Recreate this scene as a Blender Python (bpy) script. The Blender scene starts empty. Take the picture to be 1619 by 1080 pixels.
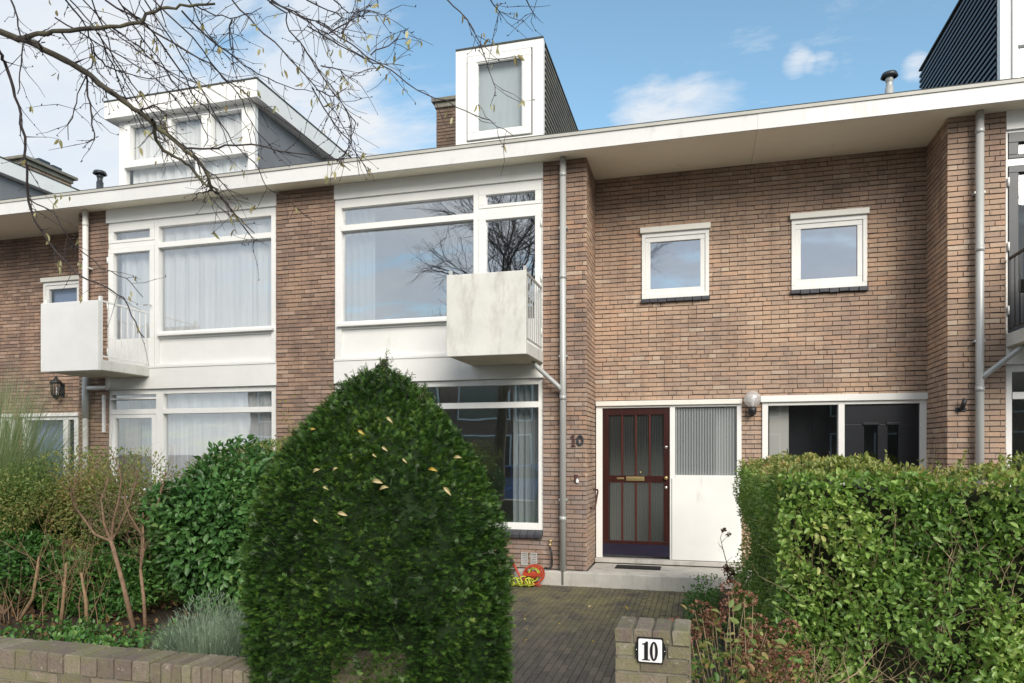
import bpy, bmesh, math, random
import numpy as np
from mathutils import Vector
random.seed(7); np.random.seed(7)
R = math.radians
S = bpy.context.scene

# ------------------------------------------------------------------ camera
TH = math.atan(.2676); CT, ST = math.cos(TH), math.sin(TH)
FPX, HPY, DCAM, ZC = 1106., 716., 9.2, 1.62
cam = bpy.data.objects.new('camera', bpy.data.cameras.new('camera'))
S.collection.objects.link(cam)
cam.data.sensor_width = 36; cam.data.lens = 36*FPX/1619
cam.data.shift_y = (HPY-540)/1619
cam.location = (0, -DCAM, ZC); cam.rotation_euler = (R(90), 0, TH)
cam.data.clip_end = 2000; cam.data.clip_start = .05
S.camera = cam

def at(px, py, Y):                      # point of the plane y = Y seen at a place in the photograph
    u = (px-809.5)/FPX; v = (HPY-py)/FPX
    t = (Y+DCAM)/(CT+u*ST)
    return Vector(((-ST+u*CT)*t, Y, ZC+v*t))
def depth(px, Y):
    u = (px-809.5)/FPX
    return (Y+DCAM)/(CT+u*ST)

# ------------------------------------------------------------------ world, sun, exposure
SUN_EL, SUN_AZ = R(31), R(150)          # azimuth clockwise from +Y
sd = Vector((math.sin(SUN_AZ)*math.cos(SUN_EL), math.cos(SUN_AZ)*math.cos(SUN_EL), math.sin(SUN_EL)))
W = bpy.data.worlds.new('World'); S.world = W; W.use_nodes = True
nt = W.node_tree; N = nt.nodes; L = nt.links; N.clear()
def nd(t, **k):
    n = N.new(t)
    for a, b in k.items(): setattr(n, a, b)
    return n
wo = nd('ShaderNodeOutputWorld'); bg = nd('ShaderNodeBackground')
sky = nd('ShaderNodeTexSky', sky_type='NISHITA', sun_disc=False)
sky.sun_elevation = SUN_EL; sky.sun_rotation = SUN_AZ
sky.air_density = 1.0; sky.dust_density = .6; sky.ozone_density = 2.0
tc = nd('ShaderNodeTexCoord'); sep = nd('ShaderNodeSeparateXYZ'); L.new(tc.outputs['Generated'], sep.inputs[0])
def m(op, a, b=None, c=None, clamp=False):
    n = nd('ShaderNodeMath', operation=op); n.use_clamp = clamp
    for i, v in enumerate((a, b, c)):
        if v is None: continue
        if isinstance(v, (int, float)): n.inputs[i].default_value = v
        else: L.new(v, n.inputs[i])
    return n.outputs[0]
zz = m('ADD', m('MAXIMUM', sep.outputs[2], 0), .22)
cx = m('DIVIDE', sep.outputs[0], zz); cy = m('DIVIDE', sep.outputs[1], zz)
cmb = nd('ShaderNodeCombineXYZ'); L.new(cx, cmb.inputs[0]); L.new(cy, cmb.inputs[1])
def wnoise(scale, det, off, dist=.0):
    mp = nd('ShaderNodeMapping'); mp.inputs['Location'].default_value = off; mp.inputs['Rotation'].default_value = (0, 0, .35); mp.inputs['Scale'].default_value = (.62, 1.25, 1)
    L.new(cmb.outputs[0], mp.inputs[0])
    n = nd('ShaderNodeTexNoise'); n.inputs['Scale'].default_value = scale; n.inputs['Detail'].default_value = det
    n.inputs['Roughness'].default_value = .64; n.inputs['Distortion'].default_value = dist
    L.new(mp.outputs[0], n.inputs[0]); return n.outputs[0]
n1 = wnoise(1.15, 7, (3.1, .4, 0), .35); n2 = wnoise(5.5, 8, (1, 7, 2), .25)
def lobe(px, py, width, amp):           # a bank of cloud centred on one direction of the sky
    d = (at(px, py, 0)-Vector((0, -DCAM, ZC))).normalized()
    vm = nd('ShaderNodeVectorMath', operation='DOT_PRODUCT'); L.new(tc.outputs['Generated'], vm.inputs[0])
    vm.inputs[1].default_value = d
    s = m('DIVIDE', m('SUBTRACT', vm.outputs['Value'], math.cos(R(width))), 1-math.cos(R(width)), clamp=False)
    return m('MULTIPLY', m('MAXIMUM', s, 0), amp)
dens = m('ADD', m('MULTIPLY', n1, .45), m('MULTIPLY', n2, .55))
for a in ((300, 150, 13, .12), (70, 150, 10, .17), (90, 300, 8, .08), (480, 190, 7, .08), (590, 130, 8, .11), (1070, 170, 5.0, .15), (990, 135, 3.5, .08), (520, 50, 6, .08), (940, 50, 8, -.14), (1180, 40, 5, -.05), (1350, 60, 12, -.03), (1260, 101, 1.2, .17), (1300, 106, 1.1, .13), (1340, 110, 1.2, .12), (1447, 103, 1.2, .22), (1180, 45, 2.5, .06)):
    dens = m('ADD', dens, lobe(*a))
back = m('MULTIPLY', m('LESS_THAN', sep.outputs[1], -.05), .22)
dens = m('ADD', dens, back)
cl = m('SMOOTHSTEP' if False else 'MULTIPLY', m('SUBTRACT', dens, .535), 6.5, clamp=True)
cl = m('POWER', cl, 1.2); cl = m('MULTIPLY', cl, .93)
mix = nd('ShaderNodeMixRGB'); L.new(cl, mix.inputs[0])
n3 = wnoise(2.6, 6, (9, 2, 5), .3)
cr = nd('ShaderNodeValToRGB'); cr.color_ramp.elements[0].position = .36; cr.color_ramp.elements[0].color = (.47, .52, .58, 1)
cr.color_ramp.elements[1].position = .62; cr.color_ramp.elements[1].color = (.56, .57, .585, 1); L.new(n3, cr.inputs[0])
vs_ = nd('ShaderNodeVectorMath', operation='SCALE'); L.new(cr.outputs[0], vs_.inputs[0]); vs_.inputs['Scale'].default_value = 10.2; cloudcol = vs_.outputs[0]
hs = nd('ShaderNodeHueSaturation'); hs.inputs['Saturation'].default_value = .98; hs.inputs['Value'].default_value = 1.42
L.new(sky.outputs[0], hs.inputs['Color'])
tn = nd('ShaderNodeMixRGB', blend_type='MULTIPLY'); tn.inputs[0].default_value = 1; L.new(hs.outputs[0], tn.inputs[1]); tn.inputs[2].default_value = (1.0, 1.13, 1.0, 1); L.new(tn.outputs[0], mix.inputs[1]); L.new(cloudcol, mix.inputs[2])
L.new(mix.outputs[0], bg.inputs[0]); bg.inputs[1].default_value = .093
L.new(bg.outputs[0], wo.inputs[0])
sl = bpy.data.lights.new('sun', 'SUN'); sl.energy = 2.3; sl.angle = R(34); sl.color = (1, .925, .82)
so = bpy.data.objects.new('sun', sl); S.collection.objects.link(so)
so.rotation_euler = sd.to_track_quat('Z', 'Y').to_euler(); so.location = (6, -12, 12)
S.view_settings.view_transform = 'Standard'; S.view_settings.look = 'None'
S.view_settings.exposure = .76; S.view_settings.gamma = 1
S.cycles.transparent_max_bounces = 24; S.cycles.max_bounces = 8

# ------------------------------------------------------------------ materials
M = {}
def nmat(name):
    mt = bpy.data.materials.new(name); mt.use_nodes = True; M[name] = mt
    t = mt.node_tree; return mt, t, t.nodes['Principled BSDF']
def noise(t, scale, det=5, coord='Object', rough=.6, stretch=None):
    c = t.nodes.new('ShaderNodeTexCoord'); n = t.nodes.new('ShaderNodeTexNoise')
    n.inputs['Scale'].default_value = scale; n.inputs['Detail'].default_value = det; n.inputs['Roughness'].default_value = rough
    mp = t.nodes.new('ShaderNodeMapping'); t.links.new(c.outputs[coord], mp.inputs[0])
    if stretch: mp.inputs['Scale'].default_value = stretch
    t.links.new(mp.outputs[0], n.inputs[0]); return n.outputs[0]
def ramp(t, src, stops):
    r = t.nodes.new('ShaderNodeValToRGB'); e = r.color_ramp.elements
    while len(e) < len(stops): e.new(.5)
    for i, (p, c) in enumerate(stops): e[i].position = p; e[i].color = tuple(c)+((1,) if len(c) == 3 else ())
    t.links.new(src, r.inputs[0]); return r.outputs[0]
def mixc(t, f, a, b, mode='MIX'):
    n = t.nodes.new('ShaderNodeMixRGB'); n.blend_type = mode
    for i, v in enumerate((f, a, b)):
        if isinstance(v, (int, float)): n.inputs[i].default_value = v
        elif isinstance(v, tuple): n.inputs[i].default_value = v+((1,) if len(v) == 3 else ())
        else: t.links.new(v, n.inputs[i])
    return n.outputs[0]
def bump(t, p, src, strength, dist=.01):
    b = t.nodes.new('ShaderNodeBump'); b.inputs['Strength'].default_value = strength; b.inputs['Distance'].default_value = dist
    t.links.new(src, b.inputs['Height']); t.links.new(b.outputs[0], p.inputs['Normal'])
def simple(name, col, rough=.5, var=.12, scale=4, bmp=0, metal=0, dirt=None, stretch=None, spec=.5):
    mt, t, p = nmat(name)
    n = noise(t, scale, 6, stretch=stretch)
    dk = tuple(c*(1-var) for c in col); lt = tuple(min(1, c*(1+var)) for c in col)
    c = ramp(t, n, [(.3, dk), (.7, lt)])
    if dirt:
        n2 = noise(t, scale*.7+1.3, 8, stretch=(1.4, 1.4, .45), rough=.7)
        f = ramp(t, n2, [(dirt[1], (0, 0, 0)), (dirt[1]+.22, (1, 1, 1))])
        c = mixc(t, f, c, dirt[0])
    t.links.new(c, p.inputs['Base Color'])
    p.inputs['Roughness'].default_value = rough; p.inputs['Metallic'].default_value = metal
    p.inputs['Specular IOR Level'].default_value = spec
    if bmp: bump(t, p, noise(t, scale*25, 4), bmp, .004)
    return mt
simple('white_paint', (.80, .80, .78), .38, .04, 2.5, .05, dirt=((.60, .59, .53), .60))
simple('cream_paint', (.76, .75, .69), .45, .05, 2, .08, dirt=((.55, .53, .45), .58))
simple('fascia_paint', (.70, .70, .69), .45, .07, 1.2, .1, dirt=((.50, .49, .46), .57))
simple('soffit_paint', (.92, .86, .70), .6, .05, 1.0, .1, dirt=((.66, .59, .46), .60))
simple('render_white', (.66, .655, .62), .8, .08, 3, .6, dirt=((.46, .45, .40), .50))
simple('render_clean', (.78, .78, .77), .75, .04, 3, .4)
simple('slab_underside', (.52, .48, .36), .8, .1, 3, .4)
simple('trim_alu', (.46, .45, .41), .5, .08, 5)
simple('bitumen', (.05, .055, .05), .8, .2, 9, .4)
simple('roof_felt', (.09, .09, .09), .9, .2, 6, .5)
simple('zinc', (.47, .48, .47), .42, .10, 3, .05, metal=.25, stretch=(1, 1, .3), dirt=((.30, .32, .34), .6))
simple('pipe_white', (.72, .72, .70), .5, .06, 4, dirt=((.45, .44, .42), .62))
simple('grey_panel', (.20, .205, .22), .6, .08, 3, .1)
simple('dark_panel', (.022, .026, .045), .45, .2, 4)
simple('anthracite', (.035, .042, .05), .35, .15, 5)
simple('black_door', (.012, .013, .018), .3, .2, 5)
simple('black_metal', (.02, .02, .022), .45, .2, 20)
simple('concrete', (.52, .50, .46), .85, .14, 3.5, .6, dirt=((.30, .29, .26), .52))
simple('concrete_cap', (.20, .19, .16), .9, .25, 5, .6, dirt=((.15, .16, .11), .5))
simple('mahogany', (.038, .010, .008), .28, .25, 3, .03, stretch=(8, 8, .6))
simple('mahogany_bead', (.075, .017, .012), .3, .25, 3, stretch=(8, 8, .6))
simple('kick_plate', (.022, .018, .038), .25, .15, 3)
simple('brass', (.55, .43, .20), .35, .15, 9, metal=.9)
simple('chrome', (.6, .6, .6), .25, .1, 9, metal=.9)
simple('mat_rubber', (.018, .018, .018), .9, .3, 60, .8)
simple('interior_wall', (.42, .41, .39), .9, .05, 2)
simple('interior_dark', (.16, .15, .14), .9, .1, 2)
simple('asphalt', (.06, .06, .06), .9, .2, 20, .5)
simple('sidewalk', (.36, .34, .31), .9, .2, 6, .5)
simple('bark_light', (.24, .155, .10), .85, .35, 22, .8)
simple('bark_tan', (.30, .20, .115), .85, .3, 18, .8)
simple('twig_dark', (.055, .042, .042), .8, .3, 30)
simple('twig_pale', (.36, .27, .17), .8, .3, 14)
simple('red_plastic', (.42, .06, .03), .35, .12, 8)
simple('yellow_hose', (.50, .56, .07), .4, .12, 20)
simple('oxide_red', (.085, .035, .032), .5, .3, 30)
simple('grey_plate', (.42, .42, .41), .6, .1, 8)
simple('car_paint', (.10, .20, .40), .2, .05, 3)
simple('car_black', (.01, .01, .012), .4, .1, 3)
simple('enamel_white', (.85, .85, .85), .15, .02, 3)
simple('enamel_black', (.01, .01, .012), .2, .02, 3)
simple('slat', (.17, .155, .125), .7, .25, 5, .2)
simple('slat_gap', (.015, .014, .012), .9, .1, 5)
simple('tile_sill', (.055, .055, .065), .28, .3, 14)

def limb_bark():
    mt, t, p = nmat('bark_limb')
    n = noise(t, 9, 6); g = t.nodes.new('ShaderNodeNewGeometry'); sp = t.nodes.new('ShaderNodeSeparateXYZ')
    c = ramp(t, n, [(.3, (.045, .038, .032)), (.55, (.10, .088, .06)), (.75, (.17, .17, .075))])
    t.links.new(c, p.inputs['Base Color']); p.inputs['Roughness'].default_value = .85
    bump(t, p, noise(t, 60, 5), .7, .01)
limb_bark()

def brick_mat(name, stops, dark=.0, pale=.0):
    mt, t, p = nmat(name)
    a = t.nodes.new('ShaderNodeAttribute'); a.attribute_name = 'rnd'
    sp = t.nodes.new('ShaderNodeSeparateColor'); t.links.new(a.outputs['Color'], sp.inputs[0])
    c = ramp(t, sp.outputs[0], stops)
    n = noise(t, 38, 5, rough=.7)
    c = mixc(t, .75, c, ramp(t, n, [(.25, (.72, .70, .69)), (.5, (1, 1, 1)), (.8, (1.2, 1.18, 1.16))]), 'MULTIPLY')
    big = noise(t, .9, 4)
    c = mixc(t, .8, c, ramp(t, big, [(.32, (.74, .72, .74)), (.62, (1.12, 1.07, 1.0))]), 'MULTIPLY')
    c = mixc(t, .7, c, ramp(t, noise(t, 1, 6, rough=.65, stretch=(5, 5, .55)), [(.34, (.70, .68, .66)), (.5, (1, 1, 1)), (.7, (1.14, 1.10, 1.04))]), 'MULTIPLY')
    tcn = t.nodes.new('ShaderNodeTexCoord'); sz = t.nodes.new('ShaderNodeSeparateXYZ'); t.links.new(tcn.outputs['Object'], sz.inputs[0])
    # grime of the top courses, pale salts lower down
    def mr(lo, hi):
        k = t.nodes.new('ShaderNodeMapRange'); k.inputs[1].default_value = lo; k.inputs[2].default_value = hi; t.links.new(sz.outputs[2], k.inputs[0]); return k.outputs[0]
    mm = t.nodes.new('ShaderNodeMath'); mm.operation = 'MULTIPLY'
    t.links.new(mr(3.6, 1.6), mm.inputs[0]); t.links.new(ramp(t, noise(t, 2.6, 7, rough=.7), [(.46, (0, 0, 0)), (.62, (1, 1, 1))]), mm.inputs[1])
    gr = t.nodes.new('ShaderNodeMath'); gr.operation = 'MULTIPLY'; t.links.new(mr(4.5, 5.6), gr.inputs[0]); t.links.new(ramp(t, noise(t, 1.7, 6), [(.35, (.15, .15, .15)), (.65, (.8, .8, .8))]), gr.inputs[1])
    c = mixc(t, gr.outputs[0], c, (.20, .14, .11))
    m2 = t.nodes.new('ShaderNodeMath'); m2.operation = 'MULTIPLY'; t.links.new(mm.outputs[0], m2.inputs[0]); m2.inputs[1].default_value = .35+pale
    c = mixc(t, m2.outputs[0], c, (.34, .30, .28))
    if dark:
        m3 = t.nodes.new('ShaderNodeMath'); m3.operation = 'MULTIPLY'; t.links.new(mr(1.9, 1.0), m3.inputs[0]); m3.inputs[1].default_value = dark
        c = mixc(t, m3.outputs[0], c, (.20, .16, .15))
    t.links.new(c, p.inputs['Base Color']); p.inputs['Roughness'].default_value = .88
    p.inputs['Specular IOR Level'].default_value = .25
    bump(t, p, noise(t, 130, 5), .55, .006)
    return mt
WALL_STOPS = [(0, (.37, .28, .225)), (.12, (.40, .30, .24)), (.4, (.44, .325, .25)), (.65, (.465, .345, .265)), (.85, (.475, .325, .24)), (1, (.53, .44, .355))]
brick_mat('brick', WALL_STOPS)
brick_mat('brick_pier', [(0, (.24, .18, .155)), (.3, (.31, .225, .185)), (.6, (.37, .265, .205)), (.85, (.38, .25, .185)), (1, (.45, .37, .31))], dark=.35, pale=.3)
brick_mat('brick_plum', [(0, (.24, .175, .145)), (.4, (.31, .22, .175)), (.75, (.36, .25, .19)), (1, (.42, .31, .25))])
brick_mat('brick_dark', [(0, (.05, .042, .036)), (.5, (.11, .085, .068)), (1, (.17, .135, .105))])
def garden_brick():
    mt, t, p = nmat('brick_garden')
    a = t.nodes.new('ShaderNodeAttribute'); a.attribute_name = 'rnd'
    sp = t.nodes.new('ShaderNodeSeparateColor'); t.links.new(a.outputs['Color'], sp.inputs[0])
    c = ramp(t, sp.outputs[0], [(0, (.14, .11, .09)), (.4, (.19, .155, .125)), (.75, (.23, .19, .145)), (1, (.26, .235, .185))])
    c = mixc(t, .8, c, ramp(t, noise(t, 45, 5, rough=.75), [(.25, (.5, .48, .46)), (.5, (1, 1, 1)), (.8, (1.35, 1.3, 1.2))]), 'MULTIPLY')
    moss = ramp(t, noise(t, 7, 7, rough=.7), [(.44, (0, 0, 0)), (.60, (1, 1, 1))])
    c = mixc(t, mixc(t, .7, (0, 0, 0), moss), c, (.17, .17, .075))
    sp2 = ramp(t, noise(t, 22, 4, rough=.6), [(.64, (0, 0, 0)), (.7, (1, 1, 1))])
    c = mixc(t, mixc(t, .55, (0, 0, 0), sp2), c, (.44, .41, .33))
    t.links.new(c, p.inputs['Base Color']); p.inputs['Roughness'].default_value = .92
    bump(t, p, noise(t, 90, 6), .8, .008)
garden_brick()
def mortar():
    for nm, a, b in (('mortar', (.10, .078, .064), (.19, .155, .125)), ('mortar_garden', (.13, .12, .09), (.28, .26, .20)), ('mortar_paving', (.03, .028, .022), (.06, .06, .035))):
        mt, t, p = nmat(nm)
        c = ramp(t, noise(t, 3.2, 7, rough=.7), [(.4, a), (.65, b)])
        t.links.new(c, p.inputs['Base Color']); p.inputs['Roughness'].default_value = .95; bump(t, p, noise(t, 80, 4), .5, .006)
mortar()
def paver():
    mt, t, p = nmat('paver')
    a = t.nodes.new('ShaderNodeAttribute'); a.attribute_name = 'rnd'
    sp = t.nodes.new('ShaderNodeSeparateColor'); t.links.new(a.outputs['Color'], sp.inputs[0])
    c = ramp(t, sp.outputs[0], [(0, (.066, .060, .055)), (.5, (.082, .073, .065)), (.85, (.098, .084, .072)), (1, (.12, .10, .085))])
    c = mixc(t, .8, c, ramp(t, noise(t, 40, 5), [(.3, (.6, .6, .6)), (.7, (1.25, 1.25, 1.2))]), 'MULTIPLY')
    tcn = t.nodes.new('ShaderNodeTexCoord'); sz = t.nodes.new('ShaderNodeSeparateXYZ'); t.links.new(tcn.outputs['Object'], sz.inputs[0])
    k = t.nodes.new('ShaderNodeMapRange'); k.inputs[1].default_value = -3.6; k.inputs[2].default_value = -.9; t.links.new(sz.outputs[1], k.inputs[0])
    mm = t.nodes.new('ShaderNodeMath'); mm.operation = 'MULTIPLY'; t.links.new(k.outputs[0], mm.inputs[0])
    t.links.new(ramp(t, noise(t, 2.4, 7, rough=.72), [(.38, (0, 0, 0)), (.62, (1, 1, 1))]), mm.inputs[1])
    c = mixc(t, mm.outputs[0], c, (.19, .175, .085))
    t.links.new(c, p.inputs['Base Color']); p.inputs['Roughness'].default_value = .8; bump(t, p, noise(t, 90, 5), .6, .006)
paver()
def soil():
    mt, t, p = nmat('soil')
    c = ramp(t, noise(t, 30, 8, rough=.75), [(.3, (.018, .012, .008)), (.5, (.05, .032, .02)), (.7, (.10, .07, .04))])
    t.links.new(c, p.inputs['Base Color']); p.inputs['Roughness'].default_value = .95; bump(t, p, noise(t, 45, 6), 1, .03)
soil()
def glass(name, refl, tint=(.97, .98, .98), rough=0.0, wav=.0):
    mt = bpy.data.materials.new(name); mt.use_nodes = True; M[name] = mt; t = mt.node_tree; t.nodes.clear()
    o = t.nodes.new('ShaderNodeOutputMaterial'); mx = t.nodes.new('ShaderNodeMixShader')
    g = t.nodes.new('ShaderNodeBsdfGlossy'); g.inputs['Roughness'].default_value = rough; g.inputs['Color'].default_value = (.95, .97, 1, 1)
    tr = t.nodes.new('ShaderNodeBsdfTransparent'); tr.inputs['Color'].default_value = tint+(1,)
    lw = t.nodes.new('ShaderNodeLayerWeight'); lw.inputs[0].default_value = .5; fr = t.nodes.new('ShaderNodeMath'); fr.operation = 'POWER'; fr.inputs[1].default_value = 5; t.links.new(lw.outputs['Facing'], fr.inputs[0])
    ad = t.nodes.new('ShaderNodeMath'); ad.operation = 'ADD'; ad.use_clamp = True; ad.inputs[1].default_value = refl
    if wav:
        b = t.nodes.new('ShaderNodeBump'); b.inputs['Strength'].default_value = wav; b.inputs['Distance'].default_value = .02
        t.links.new(noise(t, 1.6, 1), b.inputs['Height']); t.links.new(b.outputs[0], g.inputs['Normal'])
    t.links.new(fr.outputs[0], ad.inputs[0]); t.links.new(ad.outputs[0], mx.inputs[0])
    t.links.new(tr.outputs[0], mx.inputs[1]); t.links.new(g.outputs[0], mx.inputs[2]); t.links.new(mx.outputs[0], o.inputs[0])
glass('glass', .33, wav=.05); glass('glass_clear', .06, wav=.04); glass('glass_dark', .05); glass('glass_sky', .42, (.5, .55, .65), .03); glass('glass_lower', .2, wav=.05)
def reeded(nm, dc, k):
    mt = bpy.data.materials.new(nm); mt.use_nodes = True; M[nm] = mt; t = mt.node_tree; t.nodes.clear()
    o = t.nodes.new('ShaderNodeOutputMaterial'); mx = t.nodes.new('ShaderNodeMixShader'); m2 = t.nodes.new('ShaderNodeMixShader')
    g = t.nodes.new('ShaderNodeBsdfGlossy'); g.inputs['Roughness'].default_value = .08
    tr = t.nodes.new('ShaderNodeBsdfTransparent'); tr.inputs['Color'].default_value = (.8, .84, .84, 1)
    df = t.nodes.new('ShaderNodeBsdfDiffuse'); df.inputs['Color'].default_value = dc+(1,)
    m2.inputs[0].default_value = k; mx.inputs[0].default_value = .09
    c_ = t.nodes.new('ShaderNodeTexCoord'); w_ = t.nodes.new('ShaderNodeTexWave'); w_.wave_type = 'BANDS'; w_.bands_direction = 'X'; w_.inputs['Scale'].default_value = 8.7  # wave bands put the ribs' light and dark refraction stripes into the material
    t.links.new(c_.outputs['Object'], w_.inputs[0]); mr_ = t.nodes.new('ShaderNodeMapRange'); mr_.inputs[3].default_value = k*.5; mr_.inputs[4].default_value = min(1, k*1.6)
    t.links.new(w_.outputs[1], mr_.inputs[0]); t.links.new(mr_.outputs[0], m2.inputs[0])
    t.links.new(tr.outputs[0], m2.inputs[1]); t.links.new(df.outputs[0], m2.inputs[2])
    t.links.new(m2.outputs[0], mx.inputs[1]); t.links.new(g.outputs[0], mx.inputs[2]); t.links.new(mx.outputs[0], o.inputs[0])
reeded('reeded_glass', (.46, .49, .50), .42); reeded('reeded_dark', (.075, .085, .085), .26)
def cloth(name, col, k):
    mt = bpy.data.materials.new(name); mt.use_nodes = True; M[name] = mt; t = mt.node_tree; t.nodes.clear()
    o = t.nodes.new('ShaderNodeOutputMaterial'); mx = t.nodes.new('ShaderNodeMixShader'); mx.inputs[0].default_value = k
    d = t.nodes.new('ShaderNodeBsdfDiffuse'); tr = t.nodes.new('ShaderNodeBsdfTranslucent')
    c = ramp(t, noise(t, 5, 4, stretch=(3, 1, .3)), [(.3, tuple(x*.88 for x in col)), (.7, col)])
    t.links.new(c, d.inputs[0]); t.links.new(c, tr.inputs[0])
    t.links.new(d.outputs[0], mx.inputs[1]); t.links.new(tr.outputs[0], mx.inputs[2]); t.links.new(mx.outputs[0], o.inputs[0])
cloth('curtain_white', (.82, .82, .83), .15); cloth('curtain_cool', (.62, .68, .70), .35); cloth('curtain_beige', (.55, .50, .38), .3)
cloth('frosted', (.26, .34, .52), .3)
def leafmat(name, stops, rough=.4, trans=.3, spec=.5):
    mt, t, p = nmat(name)
    a = t.nodes.new('ShaderNodeAttribute'); a.attribute_name = 'rnd'
    sp = t.nodes.new('ShaderNodeSeparateColor'); t.links.new(a.outputs['Color'], sp.inputs[0])
    c = ramp(t, sp.outputs[0], stops)
    t.links.new(c, p.inputs['Base Color']); p.inputs['Roughness'].default_value = rough; p.inputs['Specular IOR Level'].default_value = spec
    tr = t.nodes.new('ShaderNodeBsdfTranslucent'); mx = t.nodes.new('ShaderNodeMixShader'); mx.inputs[0].default_value = trans
    t.links.new(mixc(t, 1, c, (1.3, 1.4, .7), 'MULTIPLY'), tr.inputs[0])
    o = t.nodes['Material Output']; t.links.new(p.outputs[0], mx.inputs[1]); t.links.new(tr.outputs[0], mx.inputs[2]); t.links.new(mx.outputs[0], o.inputs[0])
leafmat('leaf_yew', [(0, (.009, .026, .005)), (.35, (.028, .075, .011)), (.7, (.085, .175, .025)), (1, (.27, .33, .065))], .5, .2)
leafmat('leaf_privet', [(0, (.06, .13, .035)), (.35, (.15, .27, .06)), (.65, (.27, .41, .10)), (.88, (.44, .52, .17)), (1, (.58, .50, .20))], .38, .3)
leafmat('leaf_privet_top', [(0, (.10, .15, .04)), (.4, (.22, .27, .07)), (.8, (.36, .36, .10)), (1, (.42, .27, .12))], .45, .3)
leafmat('leaf_glossy', [(0, (.03, .08, .022)), (.5, (.065, .165, .042)), (.9, (.13, .27, .075)), (1, (.24, .36, .11))], .42, .2, .5)
leafmat('leaf_mixed', [(0, (.06, .13, .03)), (.4, (.11, .22, .05)), (.75, (.22, .28, .08)), (1, (.36, .22, .08))], .5, .3)
leafmat('leaf_autumn', [(0, (.10, .17, .05)), (.45, (.22, .29, .08)), (.75, (.34, .31, .11)), (1, (.40, .22, .12))], .6, .3)
leafmat('leaf_brown', [(0, (.10, .045, .03)), (.5, (.22, .09, .055)), (1, (.33, .19, .12))], .7, .2)
leafmat('leaf_grey', [(0, (.14, .21, .15)), (.5, (.23, .31, .22)), (1, (.36, .43, .33))], .7, .2)
leafmat('leaf_grass', [(0, (.16, .22, .10)), (.5, (.30, .38, .20)), (1, (.46, .48, .30))], .6, .3)
leafmat('leaf_yellow', [(0, (.55, .36, .05)), (.5, (.62, .50, .14)), (1, (.60, .50, .30))], .5, .3)
leafmat('leaf_catkin', [(0, (.26, .19, .08)), (.5, (.40, .36, .17)), (1, (.55, .52, .33))], .6, .3)
leafmat('leaf_ground', [(0, (.045, .13, .03)), (.6, (.095, .23, .05)), (1, (.18, .32, .08))], .4, .3)
leafmat('leaf_litter', [(0, (.06, .035, .02)), (.6, (.16, .085, .04)), (1, (.30, .19, .08))], .8, .1)
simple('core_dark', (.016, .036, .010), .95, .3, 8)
simple('core_privet', (.018, .022, .008), .95, .4, 12)

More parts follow.
